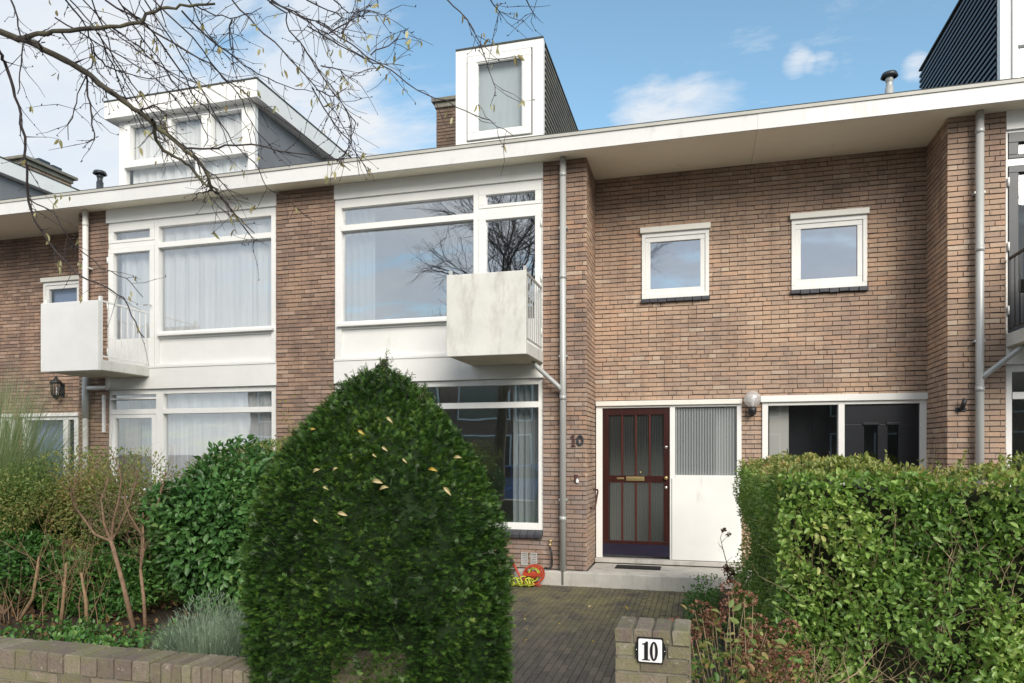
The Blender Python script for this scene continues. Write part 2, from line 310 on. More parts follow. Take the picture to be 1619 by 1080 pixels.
# ------------------------------------------------------------------ mesh helpers
class MB:
    def __init__(s): s.v = []; s.f = []; s.mi = []; s.c = []; s.sm = []
    def face(s, pts, mi=0, c=.5, sm=False):
        n = len(s.v); s.v += [tuple(p) for p in pts]; s.f.append(tuple(range(n, n+len(pts)))); s.mi.append(mi); s.c.append(c); s.sm.append(sm)
    def box(s, x0, x1, y0, y1, z0, z1, mi=0, c=.5):
        n = len(s.v)
        s.v += [(x0, y0, z0), (x1, y0, z0), (x1, y1, z0), (x0, y1, z0), (x0, y0, z1), (x1, y0, z1), (x1, y1, z1), (x0, y1, z1)]
        for q in ((3, 2, 1, 0), (4, 5, 6, 7), (0, 1, 5, 4), (1, 2, 6, 5), (2, 3, 7, 6), (3, 0, 4, 7)):
            s.f.append(tuple(n+i for i in q)); s.mi.append(mi); s.c.append(c); s.sm.append(False)
        return s
    def tube(s, pts, rad, seg=8, mi=0, caps=True, c=.5):
        pts = [Vector(p) for p in pts]
        if not isinstance(rad, (list, tuple)): rad = [rad]*len(pts)
        n0 = len(s.v); up = None
        for i, p in enumerate(pts):
            d = (pts[min(i+1, len(pts)-1)]-pts[max(i-1, 0)])
            if d.length < 1e-9: d = Vector((0, 0, 1))
            d.normalize()
            a = d.orthogonal() if up is None else (up-d*up.dot(d))
            if a.length < 1e-6: a = d.orthogonal()
            a.normalize(); up = a; b = d.cross(a)
            for k in range(seg):
                t = 2*math.pi*k/seg; s.v.append(tuple(p+(a*math.cos(t)+b*math.sin(t))*rad[i]))
        for i in range(len(pts)-1):
            for k in range(seg):
                k2 = (k+1) % seg
                s.f.append((n0+i*seg+k, n0+i*seg+k2, n0+(i+1)*seg+k2, n0+(i+1)*seg+k)); s.mi.append(mi); s.c.append(c); s.sm.append(True)
        if caps:
            s.f.append(tuple(n0+k for k in range(seg))[::-1]); s.f.append(tuple(n0+(len(pts)-1)*seg+k for k in range(seg)))
            s.mi += [mi]*2; s.c += [c]*2; s.sm += [False]*2
        return s
    def lathe(s, prof, cx, cy, seg=24, mi=0, axis='Z', c=.5):     # prof: (radius, height)
        n0 = len(s.v)
        for r, h in prof:
            for k in range(seg):
                t = 2*math.pi*k/seg
                if axis == 'Z': s.v.append((cx+r*math.cos(t), cy+r*math.sin(t), h))
                else: s.v.append((cx+r*math.cos(t), h, cy+r*math.sin(t)))   # axis Y: cx = X, cy = Z
        for i in range(len(prof)-1):
            for k in range(seg):
                k2 = (k+1) % seg
                s.f.append((n0+i*seg+k, n0+i*seg+k2, n0+(i+1)*seg+k2, n0+(i+1)*seg+k)); s.mi.append(mi); s.c.append(c); s.sm.append(True)
        return s
    def prism(s, poly, y0, y1, mi=0):                     # poly in (x, z), extruded along y
        n = len(poly)
        s.face([(x, y0, z) for x, z in poly], mi); s.face([(x, y1, z) for x, z in poly][::-1], mi)
        for i in range(n):
            a, b = poly[i], poly[(i+1) % n]
            s.face([(a[0], y0, a[1]), (a[0], y1, a[1]), (b[0], y1, b[1]), (b[0], y0, b[1])], mi)
        return s
    def build(s, name, mats, parent=None, bevel=0, smooth=False, recalc=True):
        me = bpy.data.meshes.new(name); me.from_pydata(s.v, [], s.f)
        if isinstance(mats, str): mats = [mats]
        for k in mats: me.materials.append(M[k])
        me.polygons.foreach_set('material_index', s.mi)
        me.polygons.foreach_set('use_smooth', [True]*len(s.f) if smooth else s.sm)
        at_ = me.color_attributes.new('rnd', 'FLOAT_COLOR', 'CORNER')
        tot = np.array([len(f) for f in s.f]); cc = np.repeat(np.array(s.c, dtype=np.float32), tot)
        arr = np.ones((len(cc), 4), np.float32); arr[:, :3] = cc[:, None]; at_.data.foreach_set('color', arr.ravel())
        if recalc:
            bm = bmesh.new(); bm.from_mesh(me); bmesh.ops.recalc_face_normals(bm, faces=bm.faces); bm.to_mesh(me); bm.free()
        me.update()
        o = bpy.data.objects.new(name, me); S.collection.objects.link(o)
        if parent: o.parent = parent; o.matrix_parent_inverse = parent.matrix_basis.inverted()
        if bevel:
            b = o.modifiers.new('bevel', 'BEVEL'); b.width = bevel; b.segments = 2; b.limit_method = 'ANGLE'
        return o
def tag(o, label, cat, group=None):
    o['label'] = label; o['category'] = cat
    if group: o['group'] = group
    return o
def structure(o): o['kind'] = 'structure'; return o
def stuff(o, label=None, cat=None):
    o['kind'] = 'stuff'
    if label: o['label'] = label
    if cat: o['category'] = cat
    return o
def thing(name, loc, label, cat, group=None):
    o = bpy.data.objects.new(name, None); S.collection.objects.link(o); o.location = loc; o.empty_display_size = .2
    return tag(o, label, cat, group)

# ------------------------------------------------------------------ brickwork with every brick modelled
def courses(x0, x1, z0, z1, holes=(), seed=1, cz=.0625, st=.21, hd=.1, j=.007, pw=.46, jb=.013):
    rr = random.Random(seed); out = []; prev = []
    nz = max(1, round((z1-z0)/cz)); cz = (z1-z0)/nz
    for r in range(nz):
        za, zb = z0+r*cz+jb/2, z0+(r+1)*cz-jb/2
        x = x0; row = []; first = True
        while x < x1-.02:
            best = None
            opts = [st, hd] if rr.random() > pw else [hd, st]
            if first and rr.random() < .5: opts = [rr.choice((hd, st*.75, st))]+opts
            for w in opts:
                e = x+w+j
                if e > x1-.03: w = x1-x; e = x1+j
                if best is None or (abs(min((abs(e-p) for p in prev), default=1)) > .035 and best[1] is False):
                    ok = abs(min((abs(e-p) for p in prev), default=1)) > .035
                    if best is None or ok: best = (w, ok)
            w = min(best[0], x1-x); row.append((x, x+w)); x += w+j; first = False
        prev = [b+j for a, b in row[:-1]]
        for a, b in row:
            segs = [(a, b)]
            for hx0, hx1, hz0, hz1 in holes:
                ov = min(zb, hz1)-max(za, hz0)
                if ov > .35*(zb-za):
                    ns = []
                    for p, q in segs:
                        if q <= hx0 or p >= hx1: ns.append((p, q)); continue
                        if p < hx0-.015: ns.append((p, hx0))
                        if q > hx1+.015: ns.append((hx1, q))
                    segs = ns
            for p, q in segs:
                if q-p > .012: out.append((p, q, za, zb, rr.random()))
    return out
def lay(mb, bricks, P, seed=3, rel=.012, jit=.0022):
    rr = random.Random(seed)
    for a, b, za, zb, c in bricks:
        y = rr.uniform(-.0026, .0016); J = lambda: rr.uniform(-jit, jit); dz = rr.uniform(-.002, .002)+.0022*math.sin(a*2.3+za*3); za += dz; zb += dz
        f = [(a+J(), za+J()), (b+J(), za+J()), (b+J(), zb+J()), (a+J(), zb+J())]
        tw = [y+rr.uniform(-.0012, .0012) for _ in range(4)]
        F = [P(u, w, d) for (u, w), d in zip(f, tw)]; B = [P(u, w, rel+.004) for u, w in f]
        mb.face(F, 0, c)
        for i in range(4):
            k = (i+1) % 4; mb.face([F[i], B[i], B[k], F[k]], 0, c)
def backing(mb, x0, x1, z0, z1, holes, P, rel=.012, mi=1, reveal=.11):
    xs = sorted({x0, x1, *[min(max(h[i], x0), x1) for h in holes for i in (0, 1)]})
    zs = sorted({z0, z1, *[min(max(h[i], z0), z1) for h in holes for i in (2, 3)]})
    for a, b in zip(xs, xs[1:]):
        for c, d in zip(zs, zs[1:]):
            mx, mz = (a+b)/2, (c+d)/2
            if any(h[0] < mx < h[1] and h[2] < mz < h[3] for h in holes): continue
            mb.face([P(a, c, rel), P(b, c, rel), P(b, d, rel), P(a, d, rel)], mi)
    for h in holes:
        a, b, c, d = max(h[0], x0), min(h[1], x1), max(h[2], z0), min(h[3], z1)
        if b <= a or d <= c: continue
        q = [(a, c), (b, c), (b, d), (a, d)]
        for i in range(4):
            p, r = q[i], q[(i+1) % 4]
            mb.face([P(p[0], p[1], rel), P(r[0], r[1], rel), P(r[0], r[1], reveal), P(p[0], p[1], reveal)], mi)
def front(Y): return lambda u, w, d: (u, Y+d, w)
def side(X, sgn): return lambda u, w, d: (X-sgn*d, u, w)     # sgn=+1: looks to +X

# ------------------------------------------------------------------ dimensions
ZS, ZF = 5.53, 5.735            # soffit, top of fascia
XB10, XB12, XB14 = .68, -5.635, -11.95   # party lines

# ground
def sheet(name, x0, x1, y0, y1, z, mat, nx=1, ny=1, amp=0):
    mb = MB(); vs = {}
    for i in range(nx+1):
        for j in range(ny+1):
            vs[i, j] = (x0+(x1-x0)*i/nx, y0+(y1-y0)*j/ny, z+(random.uniform(-amp, amp) if amp else 0))
    for i in range(nx):
        for j in range(ny): mb.face([vs[i, j], vs[i+1, j], vs[i+1, j+1], vs[i, j+1]], 0, sm=amp > 0)
    return structure(mb.build(name, mat, recalc=False))
sheet('ground', -400, 400, -400, 400, -.26, 'asphalt')
o = sheet('road', -60, 60, -15.6, -9.9, -.25, 'asphalt')
mb = MB(); mb.box(-60, 60, -9.88, -6.24, -.4, -.13); structure(mb.build('pavement', 'sidewalk'))
mb = MB(); mb.box(-60, 60, -18.6, -15.62, -.4, -.12); structure(mb.build('far_pavement', 'sidewalk'))
mb = MB(); mb.box(-60, 60, -10.0, -9.88, -.4, -.125); structure(mb.build('kerb', 'concrete'))
sheet('garden_soil', -20, -2.35, -5.99, .6, .06, 'soil', 60, 24, .03)
sheet('garden_bed', .22, 9, -5.99, .6, -.06, 'soil', 40, 24, .02)
# paving of the path: each paver modelled
mb = MB(); mb.box(-2.6, .45, -6.24, .1, -.3, -.139, 1)
rr = random.Random(5); x = -2.58; row = 0
while x < .42:
    w = .056; y = -6.23+(-.1 if row % 2 else 0)+rr.uniform(-.01, .01)
    while y < -.12:
        l = .2; ya, yb = max(y, -6.235), min(y+l, -.12); xb = min(x+w, .43)
        if yb-ya > .02:
            z = -.13+rr.uniform(-.002, .002); t = [z+rr.uniform(-.002, .002) for _ in range(4)]
            F = [(x, ya, t[0]), (xb, ya, t[1]), (xb, yb, t[2]), (x, yb, t[3])]; B = [(p[0], p[1], -.145) for p in F]; c = rr.random()
            mb.face(F, 0, c)
            for i in range(4): mb.face([F[i], B[i], B[(i+1) % 4], F[(i+1) % 4]], 0, c)
        y += l+.009
    x += w+.006; row += 1
structure(mb.build('path', ['paver', 'mortar_paving'], recalc=False))

# ------------------------------------------------------------------ houses
H10 = thing('terraced_house', (-2.5, 0, 0), 'brown brick terraced house with mahogany front door and stained white balcony', 'house')
H8 = thing('terraced_house', (2.9, 0, 0), 'brown brick house at the right edge with black front door and dark balcony door', 'house')
H12 = thing('terraced_house', (-8.5, 0, 0), 'brown brick terraced house on the left with net curtains and clean white balcony', 'house')
H14 = thing('terraced_house', (-14.5, 0, 0), 'terraced house cut off by the left edge with chimney and grey sided dormer', 'house')

# brick walls ---------------------------------------------------
def wall(house, name, faces, mats=('brick', 'mortar')):
    mb = MB()
    for k, (bricks, back) in enumerate(faces):
        lay(mb, bricks[0], bricks[1], seed=k+11); backing(mb, *back)
    return mb.build(name, list(mats), house, recalc=False)
win1 = (-.78, .13, 3.80-.05, 4.70); win2 = (1.19, 2.11, 3.80-.05, 4.70)
door10 = (-1.43, .55, .06, 2.30); door8 = (.82, 2.80, .06, 2.30)
full = courses(-1.44, 2.80, .06, ZS, (win1, win2, door10, door8), seed=21)
lft = [b for b in full if (b[0]+b[1])/2 < XB10]; rgt = [b for b in full if (b[0]+b[1])/2 >= XB10]
P8 = front(.8); P0 = front(0)
def facing(x0, x1, z0, z1, holes, P, seed, sel=None): return ((courses(x0, x1, z0, z1, holes, seed), P), (x0, x1, z0, z1, holes, P))
# No.10
wall(H10, 'wall', [((lft, P8), (-1.44, XB10, .06, ZS, (win1, door10), P8)),
                   facing(0.0, .80, .06, ZS, (), side(-1.44, 1), 31)])
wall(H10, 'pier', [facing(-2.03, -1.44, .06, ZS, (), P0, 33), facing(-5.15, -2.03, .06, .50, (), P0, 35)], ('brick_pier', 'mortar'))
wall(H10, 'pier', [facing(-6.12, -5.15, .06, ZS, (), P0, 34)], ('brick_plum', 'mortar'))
# No.8
wall(H8, 'wall', [((rgt, P8), (XB10, 2.80, .06, ZS, (win2, door8), P8)), facing(0, .80, .06, ZS, (), side(2.80, -1), 41)])
wall(H8, 'pier', [facing(2.80, 3.395, .06, ZS, (), P0, 43), facing(3.395, 6.5, .06, .50, (), P0, 44), facing(6.5, 7.4, .06, ZS, (), P0, 45)], ('brick', 'mortar'))
# No.12 (entry wall on its left)
w12 = (-11.42, -10.55, 3.75, 4.68); d12 = (-11.9, -10.60, .06, 2.25)
wall(H12, 'wall', [facing(XB14, -9.78, .06, ZS, (w12, d12), P8, 51), facing(0, .80, .06, ZS, (), side(-9.78, -1), 52)], ('brick_plum', 'mortar'))
wall(H12, 'pier', [facing(-9.78, -9.2, .06, ZS, (), P0, 53), facing(-9.2, -6.12, .06, .50, (), P0, 54)], ('brick_plum', 'mortar'))
d14 = (-13.5, -12.05, .06, 2.25)
wall(H14, 'wall', [facing(-14.2, XB14, .06, ZS, (d14,), P8, 61), facing(-17.5, -14.2, .06, ZS, (), P0, 62)], ('brick_plum', 'mortar'))

# roofs, fascia, soffits, rooms ---------------------------------
def shell(h, x0, x1, wx0, wx1):
    mb = MB(); xs = [x0+.001+i*(x1-x0-.002)/max(1, round((x1-x0)/3.1)) for i in range(max(1, round((x1-x0)/3.1))+1)]
    for i, (a, b) in enumerate(zip(xs, xs[1:])): mb.box(a, b, -.33+.0025*(i % 2), -.30, ZS-.028+.002*(i % 2), 5.69)
    mb.build('fascia', 'fascia_paint', h)
    mb = MB(); mb.box(x0, x1, -.345, -.29, 5.691, 5.728); mb.build('gutter_trim', 'trim_alu', h)
    mb = MB(); mb.box(x0, x1, -.335, -.28, 5.7285, 5.745); mb.build('roof_edge', 'bitumen', h)
    mb = MB(); mb.box(x0+.002, x1-.002, -.30, .80 if True else 0, ZS, ZS+.03); mb.build('soffit', 'soffit_paint', h)
    mb = MB()
    mb.face([(x0, -.29, 5.74), (x1, -.29, 5.74), (x1, 4.6, 6.75), (x0, 4.6, 6.75)])
    mb.face([(x0, 4.6, 6.75), (x1, 4.6, 6.75), (x1, 9, 5.74), (x0, 9, 5.74)])
    mb.face([(x0, 9, -.2), (x1, 9, -.2), (x1, 9, 5.74), (x0, 9, 5.74)])
    mb.build('roof', 'roof_felt', h, recalc=False)
    mb = MB()
    for z0, z1 in ((-.12, .10), (2.64, 2.95), (ZS+.031, ZS+.06)):
        mb.box(x0+.01, x1-.01, .82, 5.0, z0, z1); mb.box(wx0, wx1, .16, .819, z0, z1)
    mb.box(x0+.01, x1-.01, 5.0, 5.1, -.1, 5.6)
    mb.box(x0+.01, x0+.08, .83, 4.99, .101, ZS+.03); mb.box(x1-.08, x1-.01, .83, 4.99, .101, ZS+.03)
    mb.build('interior', 'interior_wall', h)
shell(H10, XB12, XB10, -5.15, -2.03); shell(H8, XB10, 6.98, 3.395, 6.5); shell(H12, XB14, XB12, -9.2, -6.12); shell(H14, -18.2, XB14, -17, -14.3)
def inner(h, boxes, mat='interior_wall'):
    mb = MB()
    for b in boxes: MB().box(*b).build('partition_wall', mat, h)
inner(H10, [(-2.02, -1.92, .16, 5, .101, 2.639), (-2.02, -1.92, .16, 5, 2.951, 5.5), (-5.16, -5.08, .16, 5, .101, 2.639), (-5.16, -5.08, .16, 5, 2.951, 5.5),
            (.22, .62, .98, 1.04, .101, 2.639), (-1.4, .2, 2.2, 2.25, .101, 2.639), (-1.9, .6, 3.4, 3.5, .101, 2.639), (-1.9, .6, 1.7, 1.8, 2.951, 5.5), (.62, .66, .83, 5, .101, 2.64)])
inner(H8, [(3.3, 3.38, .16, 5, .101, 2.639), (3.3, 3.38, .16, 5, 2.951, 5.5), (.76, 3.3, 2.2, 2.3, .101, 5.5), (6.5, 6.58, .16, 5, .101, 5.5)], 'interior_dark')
inner(H12, [(-9.30, -9.21, .16, 5, .101, 5.5), (-6.11, -6.03, .16, 5, .101, 5.5), (-11.9, -9.31, 2.2, 2.3, .101, 5.5)])

# ---- generic window pieces
def bars(mb, x0, x1, z0, z1, y0, y1, l, r, b, t, mi=0):      # rectangular frame, butt jointed
    mb.box(x0, x1, y0, y1, z0, z0+b, mi); mb.box(x0, x1, y0, y1, z1-t, z1, mi)
    mb.box(x0, x0+l, y0, y1, z0+b+.0003, z1-t-.0003, mi); mb.box(x1-r, x1, y0, y1, z0+b+.0003, z1-t-.0003, mi)
def pane(par, x0, x1, z0, z1, y, mat='glass'):
    mb = MB(); mb.box(x0-.004, x1+.004, y, y+.006, z0-.004, z1+.004); return mb.build('pane', mat, par)

def reeded_pane(par, x0, x1, z0, z1, y, name='pane', pitch=.027, amp=.003, mat='reeded_glass'):
    mb = MB(); n = max(6, int(round((x1-x0)/pitch))*8)
    c = [(x0+(x1-x0)*i/n, y-amp*abs(math.sin(math.pi*i/8))) for i in range(n+1)]
    for i in range(n): mb.face([(c[i][0], c[i][1], z0), (c[i+1][0], c[i+1][1], z0), (c[i+1][0], c[i+1][1], z1), (c[i][0], c[i][1], z1)], sm=False)
    return mb.build(name, mat, par, recalc=False)
def bay_upper(h, f, door_mat='white_paint', glassm='glass', seal=None, glass_frame='white_paint'):
    X = lambda a, b: (min(f(a), f(b)), max(f(a), f(b)))
    # beam above, spandrel, slab band
    mb = MB(); a, b = X(-5.15, -2.03)
    mb.box(a, b, -.012, .1, 5.315, ZS); mb.build('lintel_board', 'white_paint', h, bevel=.003)
    mb = MB(); mb.box(a, b, -.018, .15, 2.63, 2.955); mb.build('slab_band', 'white_paint', h, bevel=.004)
    mb = MB(); p, q = X(-5.15, -2.03); mb.box(p, q, -.028, .0, 2.957, 2.985); mb.build('drip_strip', 'white_paint', h)
    # fixed frame
    mb = MB()
    def bar(x0, x1, z0, z1, y0=.02, y1=.12): u, v = X(x0, x1); mb.box(u, v, y0, y1, z0, z1)
    bar(-5.15, -5.045, 2.986, 5.314); bar(-3.02, -2.945, 2.986, 5.314); bar(-2.055, -2.03, 2.986, 5.314)
    bar(-5.0447, -3.0203, 5.19, 5.314); bar(-2.9447, -2.0553, 5.285, 5.314); bar(-5.0447, -3.0203, 4.85, 4.935, .005); bar(-2.9447, -2.0553, 4.905, 4.985)
    bar(-5.0447, -3.0203, 3.42, 3.535, .03); bar(-5.0447, -3.0203, 2.986, 3.02)
    w = mb.build('window', 'white_paint', h, bevel=.003)
    mb = MB(); u, v = X(-5.10, -3.0203); mb.box(u, v, -.035, .0295, 3.455, 3.495); mb.build('sill', 'white_paint', w, bevel=.004)
    mb = MB(); u, v = X(-5.0447, -3.0203); mb.box(u, v, .055, .09, 3.0205, 3.4195); mb.build('spandrel_panel', 'white_paint', w)
    for x0, x1, z0, z1 in ((-5.045, -3.02, 4.935, 5.19), (-5.045, -3.02, 3.535, 4.85)):
        u, v = X(x0, x1); pane(w, u, v, z0, z1, .08, glassm)
    mb = MB(); u, v = X(-2.942, -2.058); bars(mb, u, v, 4.988, 5.282, .012, .09, .10, .085, .045, .11)
    s = mb.build('vent_window', glass_frame, h, bevel=.004); u, v = X(-2.842, -2.143); pane(s, u, v, 5.033, 5.172, .06, glassm)
    mb = MB(); u, v = X(-2.942, -2.058); bars(mb, u, v, 2.99, 4.90, .008, .09, .10, .085, .45, .075)
    d = mb.build('balcony_door', door_mat, h, bevel=.004); u, v = X(-2.842, -2.143); pane(d, u, v, 3.44, 4.825, .06, glassm)
    mb = MB(); hx = f(-2.90); mb.tube([(hx, -.0, 3.95), (hx, -.045, 3.95), (hx, -.05, 3.95), (hx+.1*(1 if f(0) == 0 else -1), -.05, 3.95)], .009); mb.build('handle', 'chrome', d)
    for z in (3.25, 3.98, 4.72):
        u = f(-2.055); MB().tube([(u, -.0, z-.05), (u, -.0, z+.05)], .012).build('hinge', 'white_paint', d)
    return w
def bay_lower(h, f, glassm='glass_lower', split=False):
    X = lambda a, b: (min(f(a), f(b)), max(f(a), f(b)))
    mb = MB()
    def bar(x0, x1, z0, z1, y0=.03, y1=.12): u, v = X(x0, x1); mb.box(u, v, y0, y1, z0, z1)
    bar(-5.15, -5.045, .575, 2.627); bar(-2.10, -2.03, .575, 2.627)
    if split:
        bar(-3.10, -2.965, .575, 2.627)
        segs = ((-5.0447, -3.1003), (-2.9647, -2.1003))
    else: segs = ((-5.0447, -2.1003),)
    for a, b in segs:
        bar(a, b, 2.55, 2.627); bar(a, b, 2.235, 2.315, .015); bar(a, b, .575, .665)
    w = mb.build('window', 'white_paint', h, bevel=.003)
    for a, b in segs:
        u, v = X(a, b); pane(w, u, v, 2.315, 2.55, .08, glassm)
        if split and a > -3: 
            m2 = MB(); bars(m2, u+.002, v-.002, .667, 2.233, .025, .09, .08, .08, .4, .06); s = m2.build('garden_door', 'white_paint', h, bevel=.003)
            pane(s, u+.08, v-.08, 1.067, 2.173, .06, glassm)
            m2 = MB(); m2.box(u, v, .0, .03, 2.47, 2.50); m2.build('vent_strip', 'white_paint', w)
        else: pane(w, u, v, .665, 2.235, .08, glassm)
    # glazed tile sill
    mb = MB(); u, v = X(-5.15, -2.03); n = 30
    for i in range(n):
        a, b = u+(v-u)*i/n, u+(v-u)*(i+1)/n-.006
        mb.face([(a, -.06, .515), (b, -.06, .515), (b, .03, .572), (a, .03, .572)], 0, random.random())
        mb.face([(a, -.06, .475), (b, -.06, .475), (b, -.06, .515), (a, -.06, .515)]); mb.face([(a, -.06, .475), (a, .02, .475), (b, .02, .475), (b, -.06, .475)])
        mb.face([(a, -.06, .475), (a, -.06, .515), (a, .03, .572), (a, .03, .475)]); mb.face([(b, -.06, .475), (b, .03, .475), (b, .03, .572), (b, -.06, .515)])
    mb.build('tile_sill', 'tile_sill', h)
    return w
f10 = lambda x: x
f12 = lambda x: -11.26-x
f8 = lambda x: 1.365-x
bay_upper(H10, f10, glassm='glass'); bay_lower(H10, f10)
bay_upper(H12, f12, glassm='glass_lower'); bay_lower(H12, f12, 'glass_lower', True)
bay_upper(H8, f8, door_mat='anthracite', glassm='glass_clear', glass_frame='anthracite'); bay_lower(H8, f8, 'glass_clear')

# ---- small upper windows
def small_window(h, x0, x1, z0, z1, gm='glass_sky', side_l=.05):
    mb = MB(); mb.box(x0-.02, x1+.02, .735, .84, z1-.02, z1+.055)
    o = MB(); bars(o, x0, x1, z0, z1-.021, .775, .86, .05, .05, .06, .06); w = o.build('window', 'white_paint', h, bevel=.004)
    mb.build('lintel', 'cream_paint', w, bevel=.003)
    o = MB(); bars(o, x0+.051, x1-.051, z0+.061, z1-.082, .79, .85, .065, .065, .075, .065); o.build('sash', 'white_paint', w, bevel=.005)
    pane(w, x0+.117, x1-.117, z0+.137, z1-.148, .82, gm)
    o = MB(); o.box(x0+.117, x1-.117, .90, .91, z0+.137, z1-.148); o.build('privacy_film', 'frosted', w)
    o = MB(); n = 8
    for i in range(n):
        a = x0-.01+(x1-x0+.03)*i/n; b = a+(x1-x0+.03)/n-.007
        o.box(a, b, .75+random.uniform(-.003, .003), .80, z0-.055+random.uniform(-.006, .004), z0-.004)
    o.build('tile_sill', 'tile_sill', w, bevel=.004)
    return w
small_window(H10, -.78, .13, 3.78, 4.72); small_window(H8, 1.19, 2.11, 3.79, 4.745)
small_window(H12, -11.40, -10.55, 3.78, 4.70, 'glass_clear')

# ---- entrance of No.10
def entrance10(h):
    mb = MB(); mb.box(-1.425, .56, .735, .80, 2.285, 2.352); mb.build('door_canopy', 'cream_paint', h, bevel=.004)
    mb = MB(); Y0, Y1 = .775, .88
    mb.box(-1.425, -1.335, Y0, Y1, .13, 2.284); mb.box(-.395, -.325, Y0, Y1, .13, 2.284); mb.box(.495, .555, Y0, Y1, .13, 2.284)
    mb.box(-1.3347, -.3953, Y0, Y1, 2.255, 2.284); mb.box(-.3247, .4947, Y0, Y1, 2.255, 2.284); mb.box(-.3247, .4947, Y0-.012, Y1, 1.275, 1.31)
    fr = mb.build('door_frame', 'white_paint', h, bevel=.003)
    mb = MB(); mb.box(-.365, .525, .755, .7745, .135, 1.274); mb.build('side_panel', 'white_paint', fr, bevel=.004)
    reeded_pane(fr, -.325, .495, 1.31, 2.255, .825, 'side_light')
    mb = MB(); mb.box(-1.43, .55, .70, .86, .07, .128); mb.build('threshold', 'concrete', h, bevel=.006)
    # door leaf
    x0, x1, z0, z1 = -1.334, -.396, .165, 2.254
    mb = MB(); bars(mb, x0, x1, z0, z1, .80, .85, .085, .085, .21, .10); mb.box(x0+.0853, x1-.0853, .80, .85, 1.20, 1.30)
    d = mb.build('door', 'mahogany', h, bevel=.004)
    gx0, gx1 = x0+.085, x1-.085; w = (gx1-gx0)/4
    mb = MB()
    for i in (1, 2, 3):
        for za, zb in ((z0+.2103, 1.1997), (1.3003, z1-.1003)): mb.box(gx0+w*i-.012, gx0+w*i+.012, .803, .845, za, zb)
    mb.build('glazing_bar', 'mahogany_bead', d, bevel=.003)
    for i in range(4):
        for za, zb in ((z0+.21, 1.20), (1.30, z1-.10)):
            reeded_pane(d, gx0+w*i+.003, gx0+w*(i+1)-.003, za, zb, .83, mat='reeded_dark')
    mb = MB(); mb.box(x0+.004, x1-.004, .792, .7995, z0+.004, z0+.165); mb.build('kick_plate', 'kick_plate', d)
    mb = MB(); mb.box(-1.0+.0, -.745, .790, .7995, 1.225, 1.285); mb.box(-.985, -.76, .786, .7897, 1.24, 1.27); mb.build('letter_slot', 'brass', d, bevel=.003)
    mb = MB(); mb.box(-1.13, -1.03, .790, .7995, 1.245, 1.27); mb.build('name_plate', 'brass', d, bevel=.002)
    mb = MB(); mb.lathe([(0, .735), (.022, .74), (.028, .755), (.02, .77), (.01, .78), (.012, .80)], -.447, 1.27, axis='Y'); mb.build('knob', 'brass', d)
    for z in (1.135, 1.70):
        mb = MB(); mb.lathe([(0, .788), (.02, .789), (.022, .80)], -.447, z, axis='Y'); mb.build('lock', 'chrome', d)
    mb = MB(); mb.lathe([(0, .785), (.013, .788), (.014, .826)], -.80, 1.345, axis='Y'); mb.build('spy_hole', 'brass', d)
entrance10(H10)
# grab rail on the side of the pier
mb = MB(); mb.tube([(-1.44, .62, 1.10), (-1.38, .62, 1.10), (-1.375, .60, 1.08), (-1.375, .33, .87), (-1.38, .30, .86), (-1.44, .30, .86)], .013); mb.build('grab_rail', 'oxide_red', H10)
# ---- entrance of No.8
def entrance8(h):
    mb = MB(); mb.box(.80, 2.82, .735, .80, 2.30, 2.385); mb.build('door_canopy', 'white_paint', h, bevel=.004)
    mb = MB(); Y0, Y1 = .775, .88
    for a, b in ((.82, .895), (1.765, 1.84), (2.725, 2.80)): mb.box(a, b, Y0, Y1, .13, 2.299)
    mb.box(.8953, 1.7647, Y0, Y1, 2.255, 2.299); mb.box(1.8403, 2.7247, Y0, Y1, 2.255, 2.299)
    fr = mb.build('door_frame', 'white_paint', h, bevel=.003)
    pane(fr, .895, 1.765, .9, 2.255, .84, 'glass_dark'); mb = MB(); mb.box(.896, 1.764, .80, .86, .135, .895); mb.build('side_panel', 'white_paint', fr)
    mb = MB(); x0, x1 = 1.842, 2.723; bars(mb, x0, x1, .135, 2.253, .815, .86, .24, .24, .9, .26); mb.box(2.24, 2.36, .815, .86, 1.0353, 1.9927)
    d = mb.build('door', 'black_door', h, bevel=.004)
    for a, b in ((2.083, 2.239), (2.361, 2.482)):
        mb = MB(); mb.box(a-.02, b+.02, .795, .8145, 1.98, 2.01); mb.build('drip_moulding', 'black_door', d, bevel=.003)
        pane(d, a, b, 1.04, 1.99, .835, 'glass_dark')
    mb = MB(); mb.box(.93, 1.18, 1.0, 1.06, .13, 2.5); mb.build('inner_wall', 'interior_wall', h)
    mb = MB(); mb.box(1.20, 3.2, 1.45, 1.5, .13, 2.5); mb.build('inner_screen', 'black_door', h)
entrance8(H8)
# entrance windows of No.12 and 14 seen over the shrubs
def entry_left(h, x0, x1):
    mb = MB(); mb.box(x0-.03, x1+.03, .735, .80, 2.27, 2.33); mb.build('door_canopy', 'white_paint', h, bevel=.004)
    mb = MB(); bars(mb, x0, x1, .13, 2.269, .775, .88, .09, .09, .1, .06); mb.box(x1-.33, x1-.22, .775, .88, .231, 2.208); w = mb.build('door_frame', 'white_paint', h, bevel=.003)
    pane(w, x0+.09, x1-.33, .23, 2.209, .83, 'glass_clear'); m2 = MB(); m2.box(x1-.22, x1-.09, .82, .85, .231, 2.208); m2.build('door', 'dark_panel', w)
    mb = MB(); mb.box(x0+.09, x1-.33, 1.0, 1.02, .2, 2.2); mb.build('blind', 'frosted', h)
entry_left(H12, -11.88, -10.62); entry_left(H14, -13.45, -12.1)

# ---- steps / plinth
mb = MB(); mb.box(-2.9, 2.79, -.13, .0, -.25, .055); mb.box(-1.43, 2.79, .0003, .80, -.2, .055)
